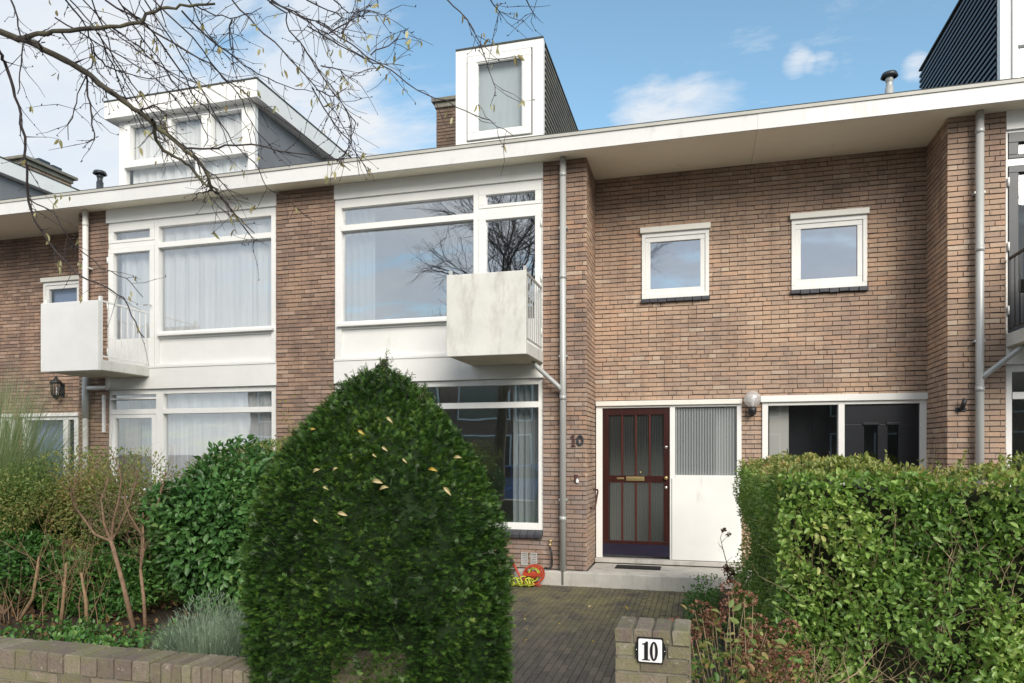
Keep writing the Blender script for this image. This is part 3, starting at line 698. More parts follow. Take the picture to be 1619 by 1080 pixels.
# slightly worn landing
mb.build('front_step', 'concrete', H10, bevel=.012)
mb = MB(); mb.box(-5.6, -2.905, -.10, 0, -.25, .055); mb.build('plinth', 'concrete', H10)

# ---- balconies
def balcony(h, x0, x1, yf=-1.0, rail='white_paint', panel='render_white', left_thick=.12):
    mb = MB(); mb.box(x0+.001, x1-.001, yf+.0603, -.019, 2.825, 2.975); b = mb.build('balcony', 'render_white', h, bevel=.006)
    mb = MB(); mb.box(x0, x1, yf-.0, yf+.06, 2.815, 3.83); mb.build('front_panel', panel, b, bevel=.008)
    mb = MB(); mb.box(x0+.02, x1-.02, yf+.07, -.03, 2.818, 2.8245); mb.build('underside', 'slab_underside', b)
    for x in (x0+.03, x1-.03):
        mb = MB(); n = 8
        mb.box(x-.012, x+.012, yf+.061, -.02, 3.82, 3.845); mb.box(x-.01, x+.01, yf+.061, -.02, 3.02, 3.04)
        for i in range(n):
            y = yf+.10+(abs(yf)-.16)*i/(n-1); mb.box(x-.006, x+.006, y-.007, y+.007, 3.041, 3.819)
        mb.box(x-.02, x+.02, yf+.062, yf+.1, 2.98, 3.90); 
        mb.build('railing', rail, b)
    return b
balcony(H10, -3.04, -2.02, rail='zinc'); balcony(H12, -9.42, -8.38, panel='render_clean'); balcony(H8, 3.385, 4.42, rail='black_metal', panel='dark_panel')

# ---- downpipes
def downpipe(h, x, mat, z0=-.12, z1=ZS-.005, y=-.09, r=.043, elbow=None, col=(2.2, 3.9)):
    mb = MB(); mb.tube([(x, y, z0), (x, y, z1)], r, 16)
    for z in (.75, 2.35, 3.95, 5.3): mb.tube([(x, y, z-.03), (x, y, z+.03)], r+.004, 16)
    d = mb.build('downpipe', mat, h)
    mb = MB()
    for z in (1.0, 2.9, 4.6): mb.box(x-.055, x+.055, y-.008, 0, z-.012, z+.012)
    mb.build('bracket', mat, d)
    if elbow:
        mb = MB(); mb.tube(elbow, .032, 12); mb.build('branch_pipe', mat, d)
downpipe(H10, -1.74, 'zinc', elbow=[(-2.10, -.25, 2.825), (-2.08, -.23, 2.77), (-1.80, -.12, 2.50), (-1.74, -.09, 2.42)])
downpipe(H8, 3.10, 'zinc', elbow=[(3.5, -.25, 2.82), (3.45, -.22, 2.78), (3.16, -.12, 2.52), (3.10, -.09, 2.45)])
downpipe(H12, -9.55, 'pipe_white', elbow=[(-9.0, -.2, 2.83), (-9.0, -.2, 2.68), (-9.1, -.12, 2.66), (-9.55, -.09, 2.66)])
mb = MB(); mb.tube([(-9.55, -.09, 2.18), (-9.55, -.09, 2.82)], .052, 16); mb.build('pipe_sleeve', 'zinc', H12)
mb = MB(); mb.box(-9.28, -9.235, -.035, 0, 1.95, 2.55); mb.build('vent_duct', 'white_paint', H12)

# ---- dormers
def dormer(h, x0, x1, zt, zb, spec, oh=0, side_mat='slat', yf=1.2, slats=True, win=None, face='white_paint'):
    mb = MB()
    a, b, c, d = win
    yb = 4.6
    # face with opening
    mb.box(x0, a, yf, yf+.1, zb, zt); mb.box(b, x1, yf, yf+.1, zb, zt); mb.box(a, b, yf, yf+.1, zb, c); mb.box(a, b, yf, yf+.1, d, zt)
    D = mb.build('dormer', face, h, bevel=.003)
    mb = MB()
    for a_, b_ in ((x0+.03, x0+.08), (x1-.08, x1-.03)): MB().box(a_, b_, yf+.1003, yb, zb, zt-.03).build('cheek', side_mat if not slats else 'slat_gap', D)
    if slats:
        n = int((zt-zb)/.07)
        for xx, sg in ((x1-.03, 1), (x0+.03, -1)):
            mb = MB()
            for i in range(int((zt-zb-.03)/.09)):
                z = zb+i*.09
                mb.box(min(xx, xx+sg*.045), max(xx, xx+sg*.045), yf+.1005, yb, z, z+.040)
            mb.build('side_slats', side_mat, D, recalc=False)
    mb = MB(); mb.box(x0-oh, x1+oh, yf-oh*1.0-.01, yb+.1, zt+.0003, zt+(.03 if not oh else .30)); mb.build('dormer_roof', 'bitumen' if not oh else 'white_paint', D, bevel=.004)
    if oh:
        mb = MB(); mb.box(x0-oh-.01, x1+oh+.01, yf-oh-.02, yb+.12, zt+.3003, zt+.325); mb.build('roof_trim', 'bitumen', D)
    return D
# No.10
D = dormer(H10, -3.70, -2.29, 7.93, 5.9, None, win=(-3.52, -2.46, 6.48, 7.82), slats=True)
mb = MB(); bars(mb, -3.50, -2.48, 6.50, 7.80, 1.175, 1.25, .15, .13, .11, .10); mb.build('window', 'white_paint', D, bevel=.006)
mb = MB(); bars(mb, -3.353, -2.607, 6.607, 7.703, 1.19, 1.24, .02, .02, .02, .02); mb.build('sash', 'white_paint', D, bevel=.003)
pane(D, -3.335, -2.625, 6.625, 7.685, 1.225, 'glass_clear')
mb = MB(); mb.box(-3.37, -2.58, 1.32, 1.34, 6.55, 7.72); mb.build('roller_blind', 'curtain_cool', D)
# No.12: wide dormer
D = dormer(H12, -10.15, -7.33, 7.60, 5.9, None, oh=.16, win=(-10.0, -7.46, 6.35, 7.52), slats=False, side_mat='grey_panel', face='white_paint')
mb = MB(); mb.box(-10.0, -7.46, 1.16, 1.28, 6.35, 6.42); mb.box(-10.0, -7.46, 1.15, 1.28, 6.74, 6.86); mb.box(-10.0, -7.46, 1.16, 1.28, 7.50, 7.52)
for a, b in ((-10.0, -9.88), (-9.10, -9.0), (-8.37, -8.18), (-7.56, -7.46)):
    mb.box(a, b, 1.16, 1.28, 6.8603, 7.4997)
mb.box(-8.50, -8.40, 1.17, 1.28, 6.4203, 6.7397)
mb.build('window', 'white_paint', D, bevel=.004)
for a, b in ((-9.88, -9.10), (-9.0, -8.37), (-8.18, -7.56)): pane(D, a, b, 6.86, 7.50, 1.23, 'glass_clear')
pane(D, -9.95, -8.5, 6.42, 6.74, 1.23, 'glass_clear'); pane(D, -8.40, -7.5, 6.42, 6.74, 1.23, 'glass_clear')
# No.14
D = dormer(H14, -16.6, -14.25, 7.50, 5.9, None, oh=.12, win=(-16.4, -14.5, 6.35, 7.4), slats=False, side_mat='grey_panel')
mb = MB(); bars(mb, -16.4, -14.5, 6.35, 7.4, 1.17, 1.28, .08, .08, .08, .08); mb.build('window', 'white_paint', D); pane(D, -16.32, -14.58, 6.43, 7.32, 1.22, 'glass_clear')
# No.8
D = dormer(H8, 3.77, 6.6, 8.4, 5.9, None, win=(3.90, 6.4, 6.3, 8.3), slats=True, side_mat='dark_panel')
mb = MB(); bars(mb, 3.90, 6.4, 6.30, 8.3, 1.17, 1.28, .06, .06, .06, .06); mb.box(3.9603, 6.3397, 1.17, 1.28, 6.86, 6.93); mb.build('window', 'white_paint', D, bevel=.004)
pane(D, 3.96, 6.34, 6.36, 6.86, 1.22, 'glass_clear'); pane(D, 3.96, 6.34, 6.93, 8.24, 1.22, 'glass_clear')
mb = MB(); mb.box(3.9, 6.4, 1.4, 1.42, 6.3, 8.3); mb.build('roller_blind', 'curtain_cool', D)

# ---- chimneys, vent pipes
def chimney(h, x0, x1, y0, y1, z0, z1, mats=('brick_dark', 'mortar'), cap=.08):
    mb = MB()
    lay(mb, courses(x0, x1, z0, z1, seed=77), front(y0)); backing(mb, x0, x1, z0, z1, (), front(y0))
    for X, sg in ((x1, 1), (x0, -1)):
        lay(mb, courses(y0, y1, z0, z1, seed=78), side(X, sg)); backing(mb, y0, y1, z0, z1, (), side(X, sg))
    c = mb.build('chimney', list(mats), h, recalc=False)
    mb = MB(); mb.box(x0-.03, x1+.03, y0-.03, y1+.03, z1-.10, z1-.003); mb.box(x0-cap, x1+cap, y0-cap, y1+cap, z1, z1+.07); mb.build('chimney_cap', 'concrete_cap', c, bevel=.01)
    return c
p = at(690, 170, 3.4); zc_ = at(700, 152, 3.3).z
chimney(H10, p.x, p.x+1.2, 3.4, 4.1, 6.2, zc_-.07)
c14 = chimney(H14, -15.65, -15.05, 3.5, 4.75, 6.3, 8.40, ('brick', 'mortar'), .1)
mb = MB(); mb.box(-15.5, -15.2, 4.0, 4.3, 8.47, 8.66); mb.box(-15.5, -15.2, 4.36, 4.62, 8.47, 8.64); mb.build('chimney_pot', 'anthracite', c14, bevel=.01)
def vent(h, px, pyt, Y=.6, r=.055, low='anthracite'):
    q = at(px, pyt, Y); mb = MB()
    mb.lathe([(0, q.z-.01), (r*.9, q.z-.012), (r*.9, q.z-.05), (r*.9, q.z-.06), (r, q.z-.09), (r*.8, q.z-.10), (r*.8, q.z-.17), (r, q.z-.175), (r, 5.85)], q.x, Y, 16)
    v_ = mb.build('vent_pipe', low, h)
    m2 = MB(); m2.lathe([(0, q.z+.012), (r*1.7, q.z+.006), (r*2.05, q.z-.04), (r*1.6, q.z-.05)], q.x, Y, 18); m2.build('vent_cap', 'anthracite', v_)
vent(H12, 158, 272); vent(H8, 1406, 117, r=.05, low='zinc')
# ---- small items on the walls
for a, b in ((-2.33, -2.24), (-2.20, -2.11)):
    mb = MB(); bars(mb, a, b, .10, .27, -.014, 0, .012, .012, .012, .012)
    for k in range(6): mb.box(a+.0122, b-.0122, -.009, -.002, .117+k*.023, .132+k*.023)
    mb.build('air_grille', 'grey_plate', H10)
# tap with black hose
T = thing('garden_tap', (-1.92, -.04, .35), 'brass garden tap with short black hose on the brick pier beside the zinc downpipe', 'tap')
mb = MB(); mb.tube([(-1.92, 0, .42), (-1.92, -.05, .42), (-1.92, -.07, .40), (-1.92, -.07, .36)], .012); mb.tube([(-1.95, -.05, .45), (-1.89, -.05, .45)], .008); mb.tube([(-1.92, -.05, .42), (-1.92, -.05, .45)], .008)
mb.build('tap_body', 'brass', T)
mb = MB(); mb.tube([(-1.92, -.07, .36), (-1.90, -.075, .30), (-1.89, -.07, .18), (-1.895, -.08, .11), (-1.93, -.09, .08), (-1.99, -.10, .09)], .014); mb.build('hose', 'black_metal', T)

# numerals ------------------------------------------------------
def ring(cx, cz, rx, rz, ix, iz, y0, y1, mb, seg=36, mi=0):
    for k in range(seg):
        a, b = 2*math.pi*k/seg, 2*math.pi*(k+1)/seg
        o1 = (cx+rx*math.cos(a), cz+rz*math.sin(a)); o2 = (cx+rx*math.cos(b), cz+rz*math.sin(b))
        i1 = (cx+ix*math.cos(a), cz+iz*math.sin(a)); i2 = (cx+ix*math.cos(b), cz+iz*math.sin(b))
        mb.prism([o1, o2, i2, i1], y0, y1, mi)
T = thing('house_number', (-1.56, -.02, 1.79), 'dark rusty metal house number 10 screwed to the brick pier above the bell', 'house number')
x, z = -1.615, 1.79
mb = MB(); mb.prism([(x-.014, z-.07), (x+.014, z-.07), (x+.014, z+.07), (x-.006, z+.07), (x-.035, z+.052), (x-.035, z+.03), (x-.014, z+.04)], -.022, -.006)
mb.box(x-.03, x+.03, -.0215, -.0065, z-.085, z-.0705); mb.build('digit_one', 'oxide_red', T)
mb = MB(); ring(-1.525, 1.785, .048, .072, .02, .042, -.022, -.006, mb); mb.build('digit_zero', 'anthracite', T)
T = thing('doorbell', (-1.58, -.02, 1.29), 'small dark doorbell with white push under the house number on the pier', 'doorbell')
mb = MB(); mb.box(-1.60, -1.555, -.022, -.003, 1.23, 1.33); mb.build('bell_plate', 'oxide_red', T, bevel=.004)
mb = MB(); mb.prism([(-1.575, 1.225), (-1.54, 1.225), (-1.54, 1.26), (-1.56, 1.285), (-1.575, 1.26)], -.03, -.0225); mb.build('push_button', 'enamel_white', T)
# doormat
T = tag(MB().box(-1.10, -.50, .30, .52, .0555, .075).build('doormat', 'mat_rubber', bevel=.004), 'black rubber doormat lying on the concrete step before the mahogany door', 'doormat')
# wall lamps
T = thing('wall_lamp', (.69, .8, 2.2), 'clear glass globe wall lamp with black holder between the two front doors', 'wall lamp')
mb = MB(); mb.lathe([(0, .798), (.05, .797), (.05, .775), (.02, .77), (.02, .70), (0, .699)], .69, 2.17, 16, axis='Y'); mb.lathe([(0, 2.13), (.045, 2.135), (.055, 2.19), (.05, 2.235), (0, 2.24)], .69, .69, 18); mb.build('lamp_holder', 'black_metal', T)
mb = MB(); mb.lathe([(.045, 2.24)]+[(.11*math.sin(t), 2.34-.11*math.cos(t)) for t in [R(a) for a in range(25, 181, 12)]], .69, .69, 28)
def milky():
    mt = bpy.data.materials.new('globe_glass'); mt.use_nodes = True; M['globe_glass'] = mt; t = mt.node_tree; t.nodes.clear()
    o = t.nodes.new('ShaderNodeOutputMaterial'); a = t.nodes.new('ShaderNodeMixShader'); b = t.nodes.new('ShaderNodeMixShader')
    g = t.nodes.new('ShaderNodeBsdfGlossy'); g.inputs['Roughness'].default_value = .05; d = t.nodes.new('ShaderNodeBsdfDiffuse'); d.inputs[0].default_value = (.8, .8, .8, 1); tr = t.nodes.new('ShaderNodeBsdfTransparent')
    a.inputs[0].default_value = .4; b.inputs[0].default_value = .12; t.links.new(tr.outputs[0], a.inputs[1]); t.links.new(d.outputs[0], a.inputs[2])
    t.links.new(a.outputs[0], b.inputs[1]); t.links.new(g.outputs[0], b.inputs[2]); t.links.new(b.outputs[0], o.inputs[0])
milky(); mb.build('globe', 'globe_glass', T)
mb = MB(); mb.lathe([(0, 2.37), (.03, 2.36), (.035, 2.33), (.02, 2.28), (.02, 2.24)], .69, .69, 14); mb.build('bulb', 'enamel_white', T)
T = thing('wall_lamp', (2.93, 0, 2.16), 'small black upward tilted spotlight on the brick pier right of the black door', 'wall lamp')
mb = MB(); mb.box(2.88, 2.99, -.02, 0, 2.10, 2.145); mb.build('base_plate', 'anthracite', T, bevel=.004)
mb = MB(); mb.tube([(2.925, -.06, 2.12), (2.95, -.10, 2.24)], .026, 14); mb.tube([(2.935, -.02, 2.12), (2.935, -.07, 2.15)], .01); mb.build('spotlight_head', 'black_metal', T)
T = thing('wall_lamp', (-10.98, .8, 2.75), 'black lantern wall lamp with glass panes under the left balcony', 'wall lamp')
x, y = -10.98, .66
mb = MB(); mb.lathe([(0, 2.98), (.02, 2.97), (.03, 2.93), (.10, 2.87), (.105, 2.85), (0, 2.849)], x, y, 6); mb.lathe([(0, 2.55), (.03, 2.58), (.07, 2.63), (.075, 2.645), (0, 2.646)], x, y, 6)
for k in range(6):
    a = 2*math.pi*k/6; mb.tube([(x+.07*math.cos(a), y+.07*math.sin(a), 2.64), (x+.09*math.cos(a), y+.09*math.sin(a), 2.86)], .008, 5)
mb.tube([(x, y+.08, 2.66), (x, y+.13, 2.66), (x, .8, 2.75)], .012); mb.box(x-.04, x+.04, .785, .80, 2.62, 2.85); mb.build('lantern_frame', 'black_metal', T)
mb = MB(); mb.lathe([(.065, 2.65), (.083, 2.85)], x, y, 6); mb.build('lantern_glass', 'glass_clear', T, recalc=False)

# hose reel -----------------------------------------------------
T = thing('hose_reel', (-2.12, -.3, -.13), 'red plastic hose reel with yellow-green garden hose lying against the step', 'hose reel')
cx_, cz_ = -2.10, .02
mb = MB(); 
for y in (-.30, -.18):
    ring(cx_, cz_, .135, .130, .112, .107, y-.01, y+.01, mb)
    mb.box(cx_-.113, cx_+.113, y-.008, y+.008, cz_-.012, cz_+.03)
mb.lathe([(0, -.305), (.05, -.30), (.05, -.18), (0, -.175)], cx_, cz_, 18, axis='Y'); mb.build('reel', 'red_plastic', T)
mb = MB(); mb.tube([(cx_-.13, -.30, -.11), (cx_-.17, -.28, -.02), (cx_-.24, -.24, .08), (cx_-.29, -.2, .14)], .016); mb.tube([(cx_+.1, -.24, -.12), (cx_-.14, -.24, -.12)], .014); mb.build('handle', 'red_plastic', T)
mb = MB(); mb.tube([(cx_-.29, -.2, .14), (cx_-.33, -.18, .20)], .024); mb.build('grip', 'black_metal', T)
mb = MB(); pts = []
for i in range(420):
    t = i/420; a = t*2*math.pi*12+.8*math.sin(t*23)
    pts.append((cx_-.40+.42*t+.02*math.sin(3*a), -.34+.07*math.sin(a)+.03*math.sin(a*.37), -.065+(.045+.02*math.sin(t*31))*(1+math.cos(a))*.9-.045))
mb.tube(pts, .0085, 6)
pts = [(cx_+.09*math.cos(a)*(.7+.1*math.sin(a*.13)), -.24+.04*math.sin(a*.21), cz_+.085*math.sin(a)) for a in [k*.35 for k in range(150)]]
mb.tube(pts, .0085, 6)
mb.build('hose', 'yellow_hose', T)

# ------------------------------------------------------------------ curtains
def curtain(x0, x1, z0, z1, y, label, mat, wav=.03, per=.11, seed=0, gather=0):
    rr = random.Random(seed); n = int((x1-x0)/.008)+2; mb = MB(); ph = [rr.uniform(0, 6) for _ in range(4)]
    cols = []
    for i in range(n):
        x = x0+(x1-x0)*i/(n-1)
        en = .35+.65*abs(math.sin(x*2.3+ph[3])); yy = y+en*wav*math.sin(x*2*math.pi/per+ph[0]+2.2*math.sin(x*2.7+ph[1]))+en*wav*.35*math.sin(x*2*math.pi/(per*.37)+ph[2]+2*math.sin(x*4))
        cols.append((x, yy))
    nz = 8
    for i in range(n-1):
        for k in range(nz):
            za, zb = z0+(z1-z0)*k/nz, z0+(z1-z0)*(k+1)/nz
            sa = 1+.25*math.sin(k*.8+ph[3]); sb = 1+.25*math.sin((k+1)*.8+ph[3])
            a, b = cols[i], cols[i+1]
            mb.face([(a[0], y+(a[1]-y)*sa, za), (b[0], y+(b[1]-y)*sa, za), (b[0], y+(b[1]-y)*sb, zb), (a[0], y+(a[1]-y)*sb, zb)], sm=True)
    return tag(mb.build('curtain', mat, recalc=False), label, 'curtain')
curtain(-5.06, -4.60, 3.0, 5.3, .22, 'narrow pale curtain at the left side of the wide upper window behind the stained balcony', 'curtain_cool', seed=1)
curtain(-2.50, -2.08, .62, 2.6, .24, 'pale blue-grey curtain at the right side of the ground floor window beside the yew', 'curtain_cool', seed=2)
curtain(-9.12, -6.13, 3.0, 5.3, .17, 'white net curtain filling the upper window of the left house', 'curtain_white', .016, .27, seed=3)
curtain(-8.32, -6.13, .62, 2.6, .18, 'white net curtain in the lower window of the left house', 'curtain_white', .016, .24, seed=4)
curtain(-9.10, -8.80, .62, 2.6, .26, 'beige curtain behind the white garden door of the left house', 'curtain_beige', seed=5)
curtain(-8.78, -8.36, .62, 2.6, .27, 'grey-white curtain beside the beige curtain in the left house', 'curtain_cool', seed=6)
curtain(-9.95, -7.5, 6.35, 7.5, 1.33, 'pale curtains drawn behind the wide dormer window', 'curtain_white', .02, .22, seed=7)

# ------------------------------------------------------------------ garden wall and gate piers
def rollaag(mb, x0, x1, y0, y1, z0, z1, w):
    x = x0; rr = random.Random(9)
    while x < x1-.01:
        e = min(x+w-.010, x1); J = lambda: rr.uniform(-.0025, .0025); h_ = rr.uniform(-.004, .003); yy = y0+rr.uniform(-.004, .003)
        n = len(mb.v); c = rr.random(); b = .006
        P = [(x+J(), yy, z0), (e+J(), yy, z0), (e+J(), y1, z0), (x+J(), y1, z0),
             (x+J(), yy, z1+h_-b), (e+J(), yy, z1+h_-b), (e+J(), y1, z1+h_-b), (x+J(), y1, z1+h_-b),
             (x+b, yy+b, z1+h_), (e-b, yy+b, z1+h_), (e-b, y1-b, z1+h_), (x+b, y1-b, z1+h_)]
        mb.v += P
        for q in ((0, 1, 5, 4), (1, 2, 6, 5), (2, 3, 7, 6), (3, 0, 4, 7), (4, 5, 9, 8), (5, 6, 10, 9), (6, 7, 11, 10), (7, 4, 8, 11), (8, 9, 10, 11)):
            mb.f.append(tuple(n+i for i in q)); mb.mi.append(0); mb.c.append(c); mb.sm.append(False)
        x += w
T = thing('garden_wall', (-5, -6.1, -.13), 'low weathered brick garden wall with upright brick coping along the left front garden', 'wall')
mb = MB(); P = front(-6.2)
lay(mb, courses(-9.5, -1.75, -.13, .435, seed=91), P); backing(mb, -9.5, -1.75, -.13, .435, (), P, .006)
mb.box(-9.5, -1.75, -6.19, -6.0, -.13, .432, 1)
mb.build('wall_courses', ['brick_garden', 'mortar_garden'], T, recalc=False)
mb = MB(); rollaag(mb, -9.5, -2.72, -6.2, -5.99, .438, .54, .111); rollaag(mb, -2.72, -1.75, -6.2, -5.99, .438, .54, .061)
mb.box(-9.5, -1.76, -6.193, -5.997, .436, .529, 1); mb.build('coping', ['brick_garden', 'mortar_garden'], T, recalc=False)
def gate_pier(x0, x1, z1, label, seed):
    T = thing('gate_pier', ((x0+x1)/2, -6.1, -.13), label, 'gate pier')
    mb = MB(); zt = z1-.062
    lay(mb, courses(x0, x1, -.13, zt, seed=seed, cz=.064), front(-6.2)); backing(mb, x0, x1, -.13, zt, (), front(-6.2), .006)
    for X, sg in ((x1, 1), (x0, -1)): lay(mb, courses(-6.2, -5.98, -.13, zt, seed=seed+1, cz=.064), side(X, sg)); backing(mb, -6.2, -5.98, -.13, zt, (), side(X, sg), .006)
    mb.box(x0+.01, x1-.01, -6.19, -5.985, -.13, zt-.002, 1)
    mb.build('pier_courses', ['brick_garden', 'mortar_garden'], T, recalc=False)
    mb = MB(); rollaag(mb, x0-.002, x1+.002, -6.203, -5.975, zt+.004, z1, (x1-x0+.01)/4); mb.box(x0+.006, x1-.006, -6.196, -5.982, zt, z1-.012, 1)
    mb.build('coping', ['brick_garden', 'mortar_garden'], T, recalc=False); return T
gate_pier(-.345, -.035, .875, 'short weathered brick gate pier with the white number plate, right of the path', 95)
gate_pier(-1.69, -1.38, .64, 'brick gate pier half swallowed by the yew, left of the path', 97)
# number plate
q0 = at(1012.5, 1045, -6.2); px0, px1 = -.247, -.150
pz0, pz1 = .742, .838
T = thing('number_plate', ((px0+px1)/2, -6.21, (pz0+pz1)/2), 'square white enamel plate with black number 10 on the short gate pier', 'number plate')
def plate():
    mb = MB(); mb.prism([(px0-.004, pz0-.006), (px1+.004, pz0-.006), (px1+.006, pz0+.01), (px1+.016, (pz0+pz1)/2-.012), (px1+.016, (pz0+pz1)/2+.012), (px1+.006, pz1-.01), (px1+.004, pz1+.006),
        (px0-.004, pz1+.006), (px0-.006, pz1-.01), (px0-.014, (pz0+pz1)/2+.012), (px0-.014, (pz0+pz1)/2-.012), (px0-.006, pz0+.01)], -6.212, -6.204)
    mb.build('backing_plate', 'enamel_black', T)
    mb = MB(); r = .006; pts = []
    for cx, cz, a0 in ((px1-r, pz1-r, 0), (px0+r, pz1-r, 90), (px0+r, pz0+r, 180), (px1-r, pz0+r, 270)):
        for a in (0, 30, 60, 90): pts.append((cx+r*math.cos(R(a0+a)), cz+r*math.sin(R(a0+a))))
    mb.prism(pts, -6.2165, -6.2122); mb.build('white_face', 'enamel_white', T)
    W_, H_ = px1-px0, pz1-pz0; X = lambda u: px0+u*W_; Z = lambda v: pz0+v*H_
    mb = MB()
    mb.prism([(X(.25), Z(.12)), (X(.41), Z(.12)), (X(.41), Z(.9)), (X(.33), Z(.9)), (X(.27), Z(.83)), (X(.16), Z(.80)), (X(.16), Z(.76)), (X(.25), Z(.76))], -6.2195, -6.2167)
    mb.box(X(.16), X(.50), -6.2193, -6.2168, Z(.075), Z(.118)); mb.build('digit_one', 'enamel_black', T)
    mb = MB(); ring(X(.66), Z(.49), .17*W_, .42*H_, .055*W_, .34*H_, -6.2195, -6.2167, mb); mb.build('digit_zero', 'enamel_black', T)
    mb = MB()
    for x in (px0-.009, px1+.011): mb.lathe([(0, -6.2145), (.0025, -6.214), (.003, -6.212)], x, (pz0+pz1)/2, 10, axis='Y')
    mb.build('screw', 'chrome', T)
plate()

# ------------------------------------------------------------------ foliage machinery (numpy)
def mesh_np(name, verts, quads, mat, col, parent=None, nper=None, smooth=False):
    me = bpy.data.meshes.new(name); nf = len(quads); k = quads.shape[1]
    me.vertices.add(len(verts)); me.vertices.foreach_set('co', verts.astype(np.float32).ravel())
    me.loops.add(nf*k); me.loops.foreach_set('vertex_index', quads.astype(np.int32).ravel())
    me.polygons.add(nf); me.polygons.foreach_set('loop_start', np.arange(0, nf*k, k, dtype=np.int32))
    me.polygons.foreach_set('loop_total', np.full(nf, k, np.int32)) if False else None
    me.materials.append(M[mat])
    me.update(calc_edges=True)
    a = me.color_attributes.new('rnd', 'FLOAT_COLOR', 'CORNER'); arr = np.ones((nf*k, 4), np.float32)
    arr[:, :3] = np.repeat(col, k)[:, None]; a.data.foreach_set('color', arr.ravel())
    if smooth: me.polygons.foreach_set('use_smooth', [True]*nf)
    o = bpy.data.objects.new(name, me); S.collection.objects.link(o)
    if parent: o.parent = parent; o.matrix_parent_inverse = parent.matrix_basis.inverted()
    return o
rng = np.random.default_rng(3)
def unit(v): return v/np.maximum(np.linalg.norm(v, axis=1, keepdims=True), 1e-9)
def leaves(name, P, Nn, size, asp, mat, parent=None, spread=.7, col=None, sizevar=.35, up=0., fold=.18, colmean=None):
    """P positions, Nn outward directions: each leaf six verts, two folded quads"""
    n = len(P); s = size*(1+sizevar*rng.uniform(-1, 1, n))[:, None]
    d = unit(Nn+spread*rng.normal(size=(n, 3))+np.array([0, 0, up]))            # leaf axis
    nrm = unit(Nn*.8+rng.normal(size=(n, 3))*.6+np.array([0, 0, .5])); nrm = unit(nrm-d*np.sum(nrm*d, 1, keepdims=True))
    sd_ = np.cross(d, nrm); w = s*asp*.5
    base = P; tip = P+d*s-nrm*s*.12
    l1 = P+d*s*.3+sd_*w*.95+nrm*w*fold*2; l2 = P+d*s*.68+sd_*w*.8+nrm*w*fold*1.6
    r1 = P+d*s*.3-sd_*w*.95+nrm*w*fold*2; r2 = P+d*s*.68-sd_*w*.8+nrm*w*fold*1.6
    V = np.stack([base, l1, l2, tip, r2, r1], 1).reshape(-1, 3)
    i = np.arange(n)[:, None]*6
    Q = np.concatenate([i+np.array([[0, 3, 2, 1]]), i+np.array([[0, 5, 4, 3]])])
    c = rng.uniform(0, 1, n) if col is None else col
    return mesh_np(name, V, Q, mat, np.concatenate([c, c]), parent)
def clumpy(P, k=3.0, amt=.35):          # smooth pseudo-random tone field for colour clumps
    f = np.sin(P[:, 0]*k*2.1+1)*np.sin(P[:, 1]*k*1.7+2)+np.sin(P[:, 2]*k*2.6+.5)*np.sin(P[:, 0]*k*1.3+P[:, 1]*k)
    return np.clip(rng.uniform(0, 1, len(P))*(1-amt)+amt*(.5+.35*f), 0, 1)
def twigs(mb, start, direction, length, r0, depth, rr, bend=.35, mi=0, fork=2, seg=4, droop=0):
    p = Vector(start); d = Vector(direction).normalized(); pts = [p.copy()]; rads = [r0]
    for i in range(seg):
        d = (d+Vector((rr.gauss(0, bend), rr.gauss(0, bend), rr.gauss(0, bend)-droop))*.45).normalized()
        p = p+d*length/seg; pts.append(p.copy()); rads.append(r0*(1-.55*(i+1)/seg))
        if depth > 0 and i >= 1 and rr.random() < .75:
            for _ in range(1 if rr.random() < .6 else fork-1 or 1):
                dd = (d+Vector((rr.gauss(0, .7), rr.gauss(0, .7), rr.gauss(.1, .5)))).normalized()
                twigs(mb, p, dd, length*rr.uniform(.45, .75), rads[-1]*.7, depth-1, rr, bend, mi, fork, seg, droop)
    mb.tube(pts, rads, 5 if r0 < .012 else 8, mi, caps=False)
    if depth > 0: twigs(mb, p, d, length*.6, rads[-1], depth-1, rr, bend, mi, fork, seg, droop)
def ico_core(name, parent, c, r, mat, noise_=.12):
    bm = bmesh.new(); bmesh.ops.create_icosphere(bm, subdivisions=3, radius=1)
    for v in bm.verts:
        k = 1+noise_*math.sin(v.co.x*7+v.co.z*5)*math.cos(v.co.y*6); v.co = Vector((c[0]+v.co.x*r[0]*k, c[1]+v.co.y*r[1]*k, c[2]+v.co.z*r[2]*k))
    me = bpy.data.meshes.new(name); bm.to_mesh(me); bm.free(); me.materials.append(M[mat])
    o = bpy.data.objects.new(name, me); S.collection.objects.link(o); o.parent = parent; o.matrix_parent_inverse = parent.matrix_basis.inverted(); return o
def blob_points(n, c, r, shell=.25, rough=.16, lobes=6, seed=0):
    g = np.random.default_rng(seed); d = unit(g.normal(size=(n, 3)))
    lob = unit(g.normal(size=(lobes, 3))); k = np.zeros(n)
    for l in lob: k += np.maximum(0, d@l)**6
    rad = (1-shell*g.uniform(0, 1, n)**1.4)*(1-rough+rough*1.6*k)
    P = d*rad[:, None]*np.array(r)+np.array(c); return P, unit(d/np.array(r))

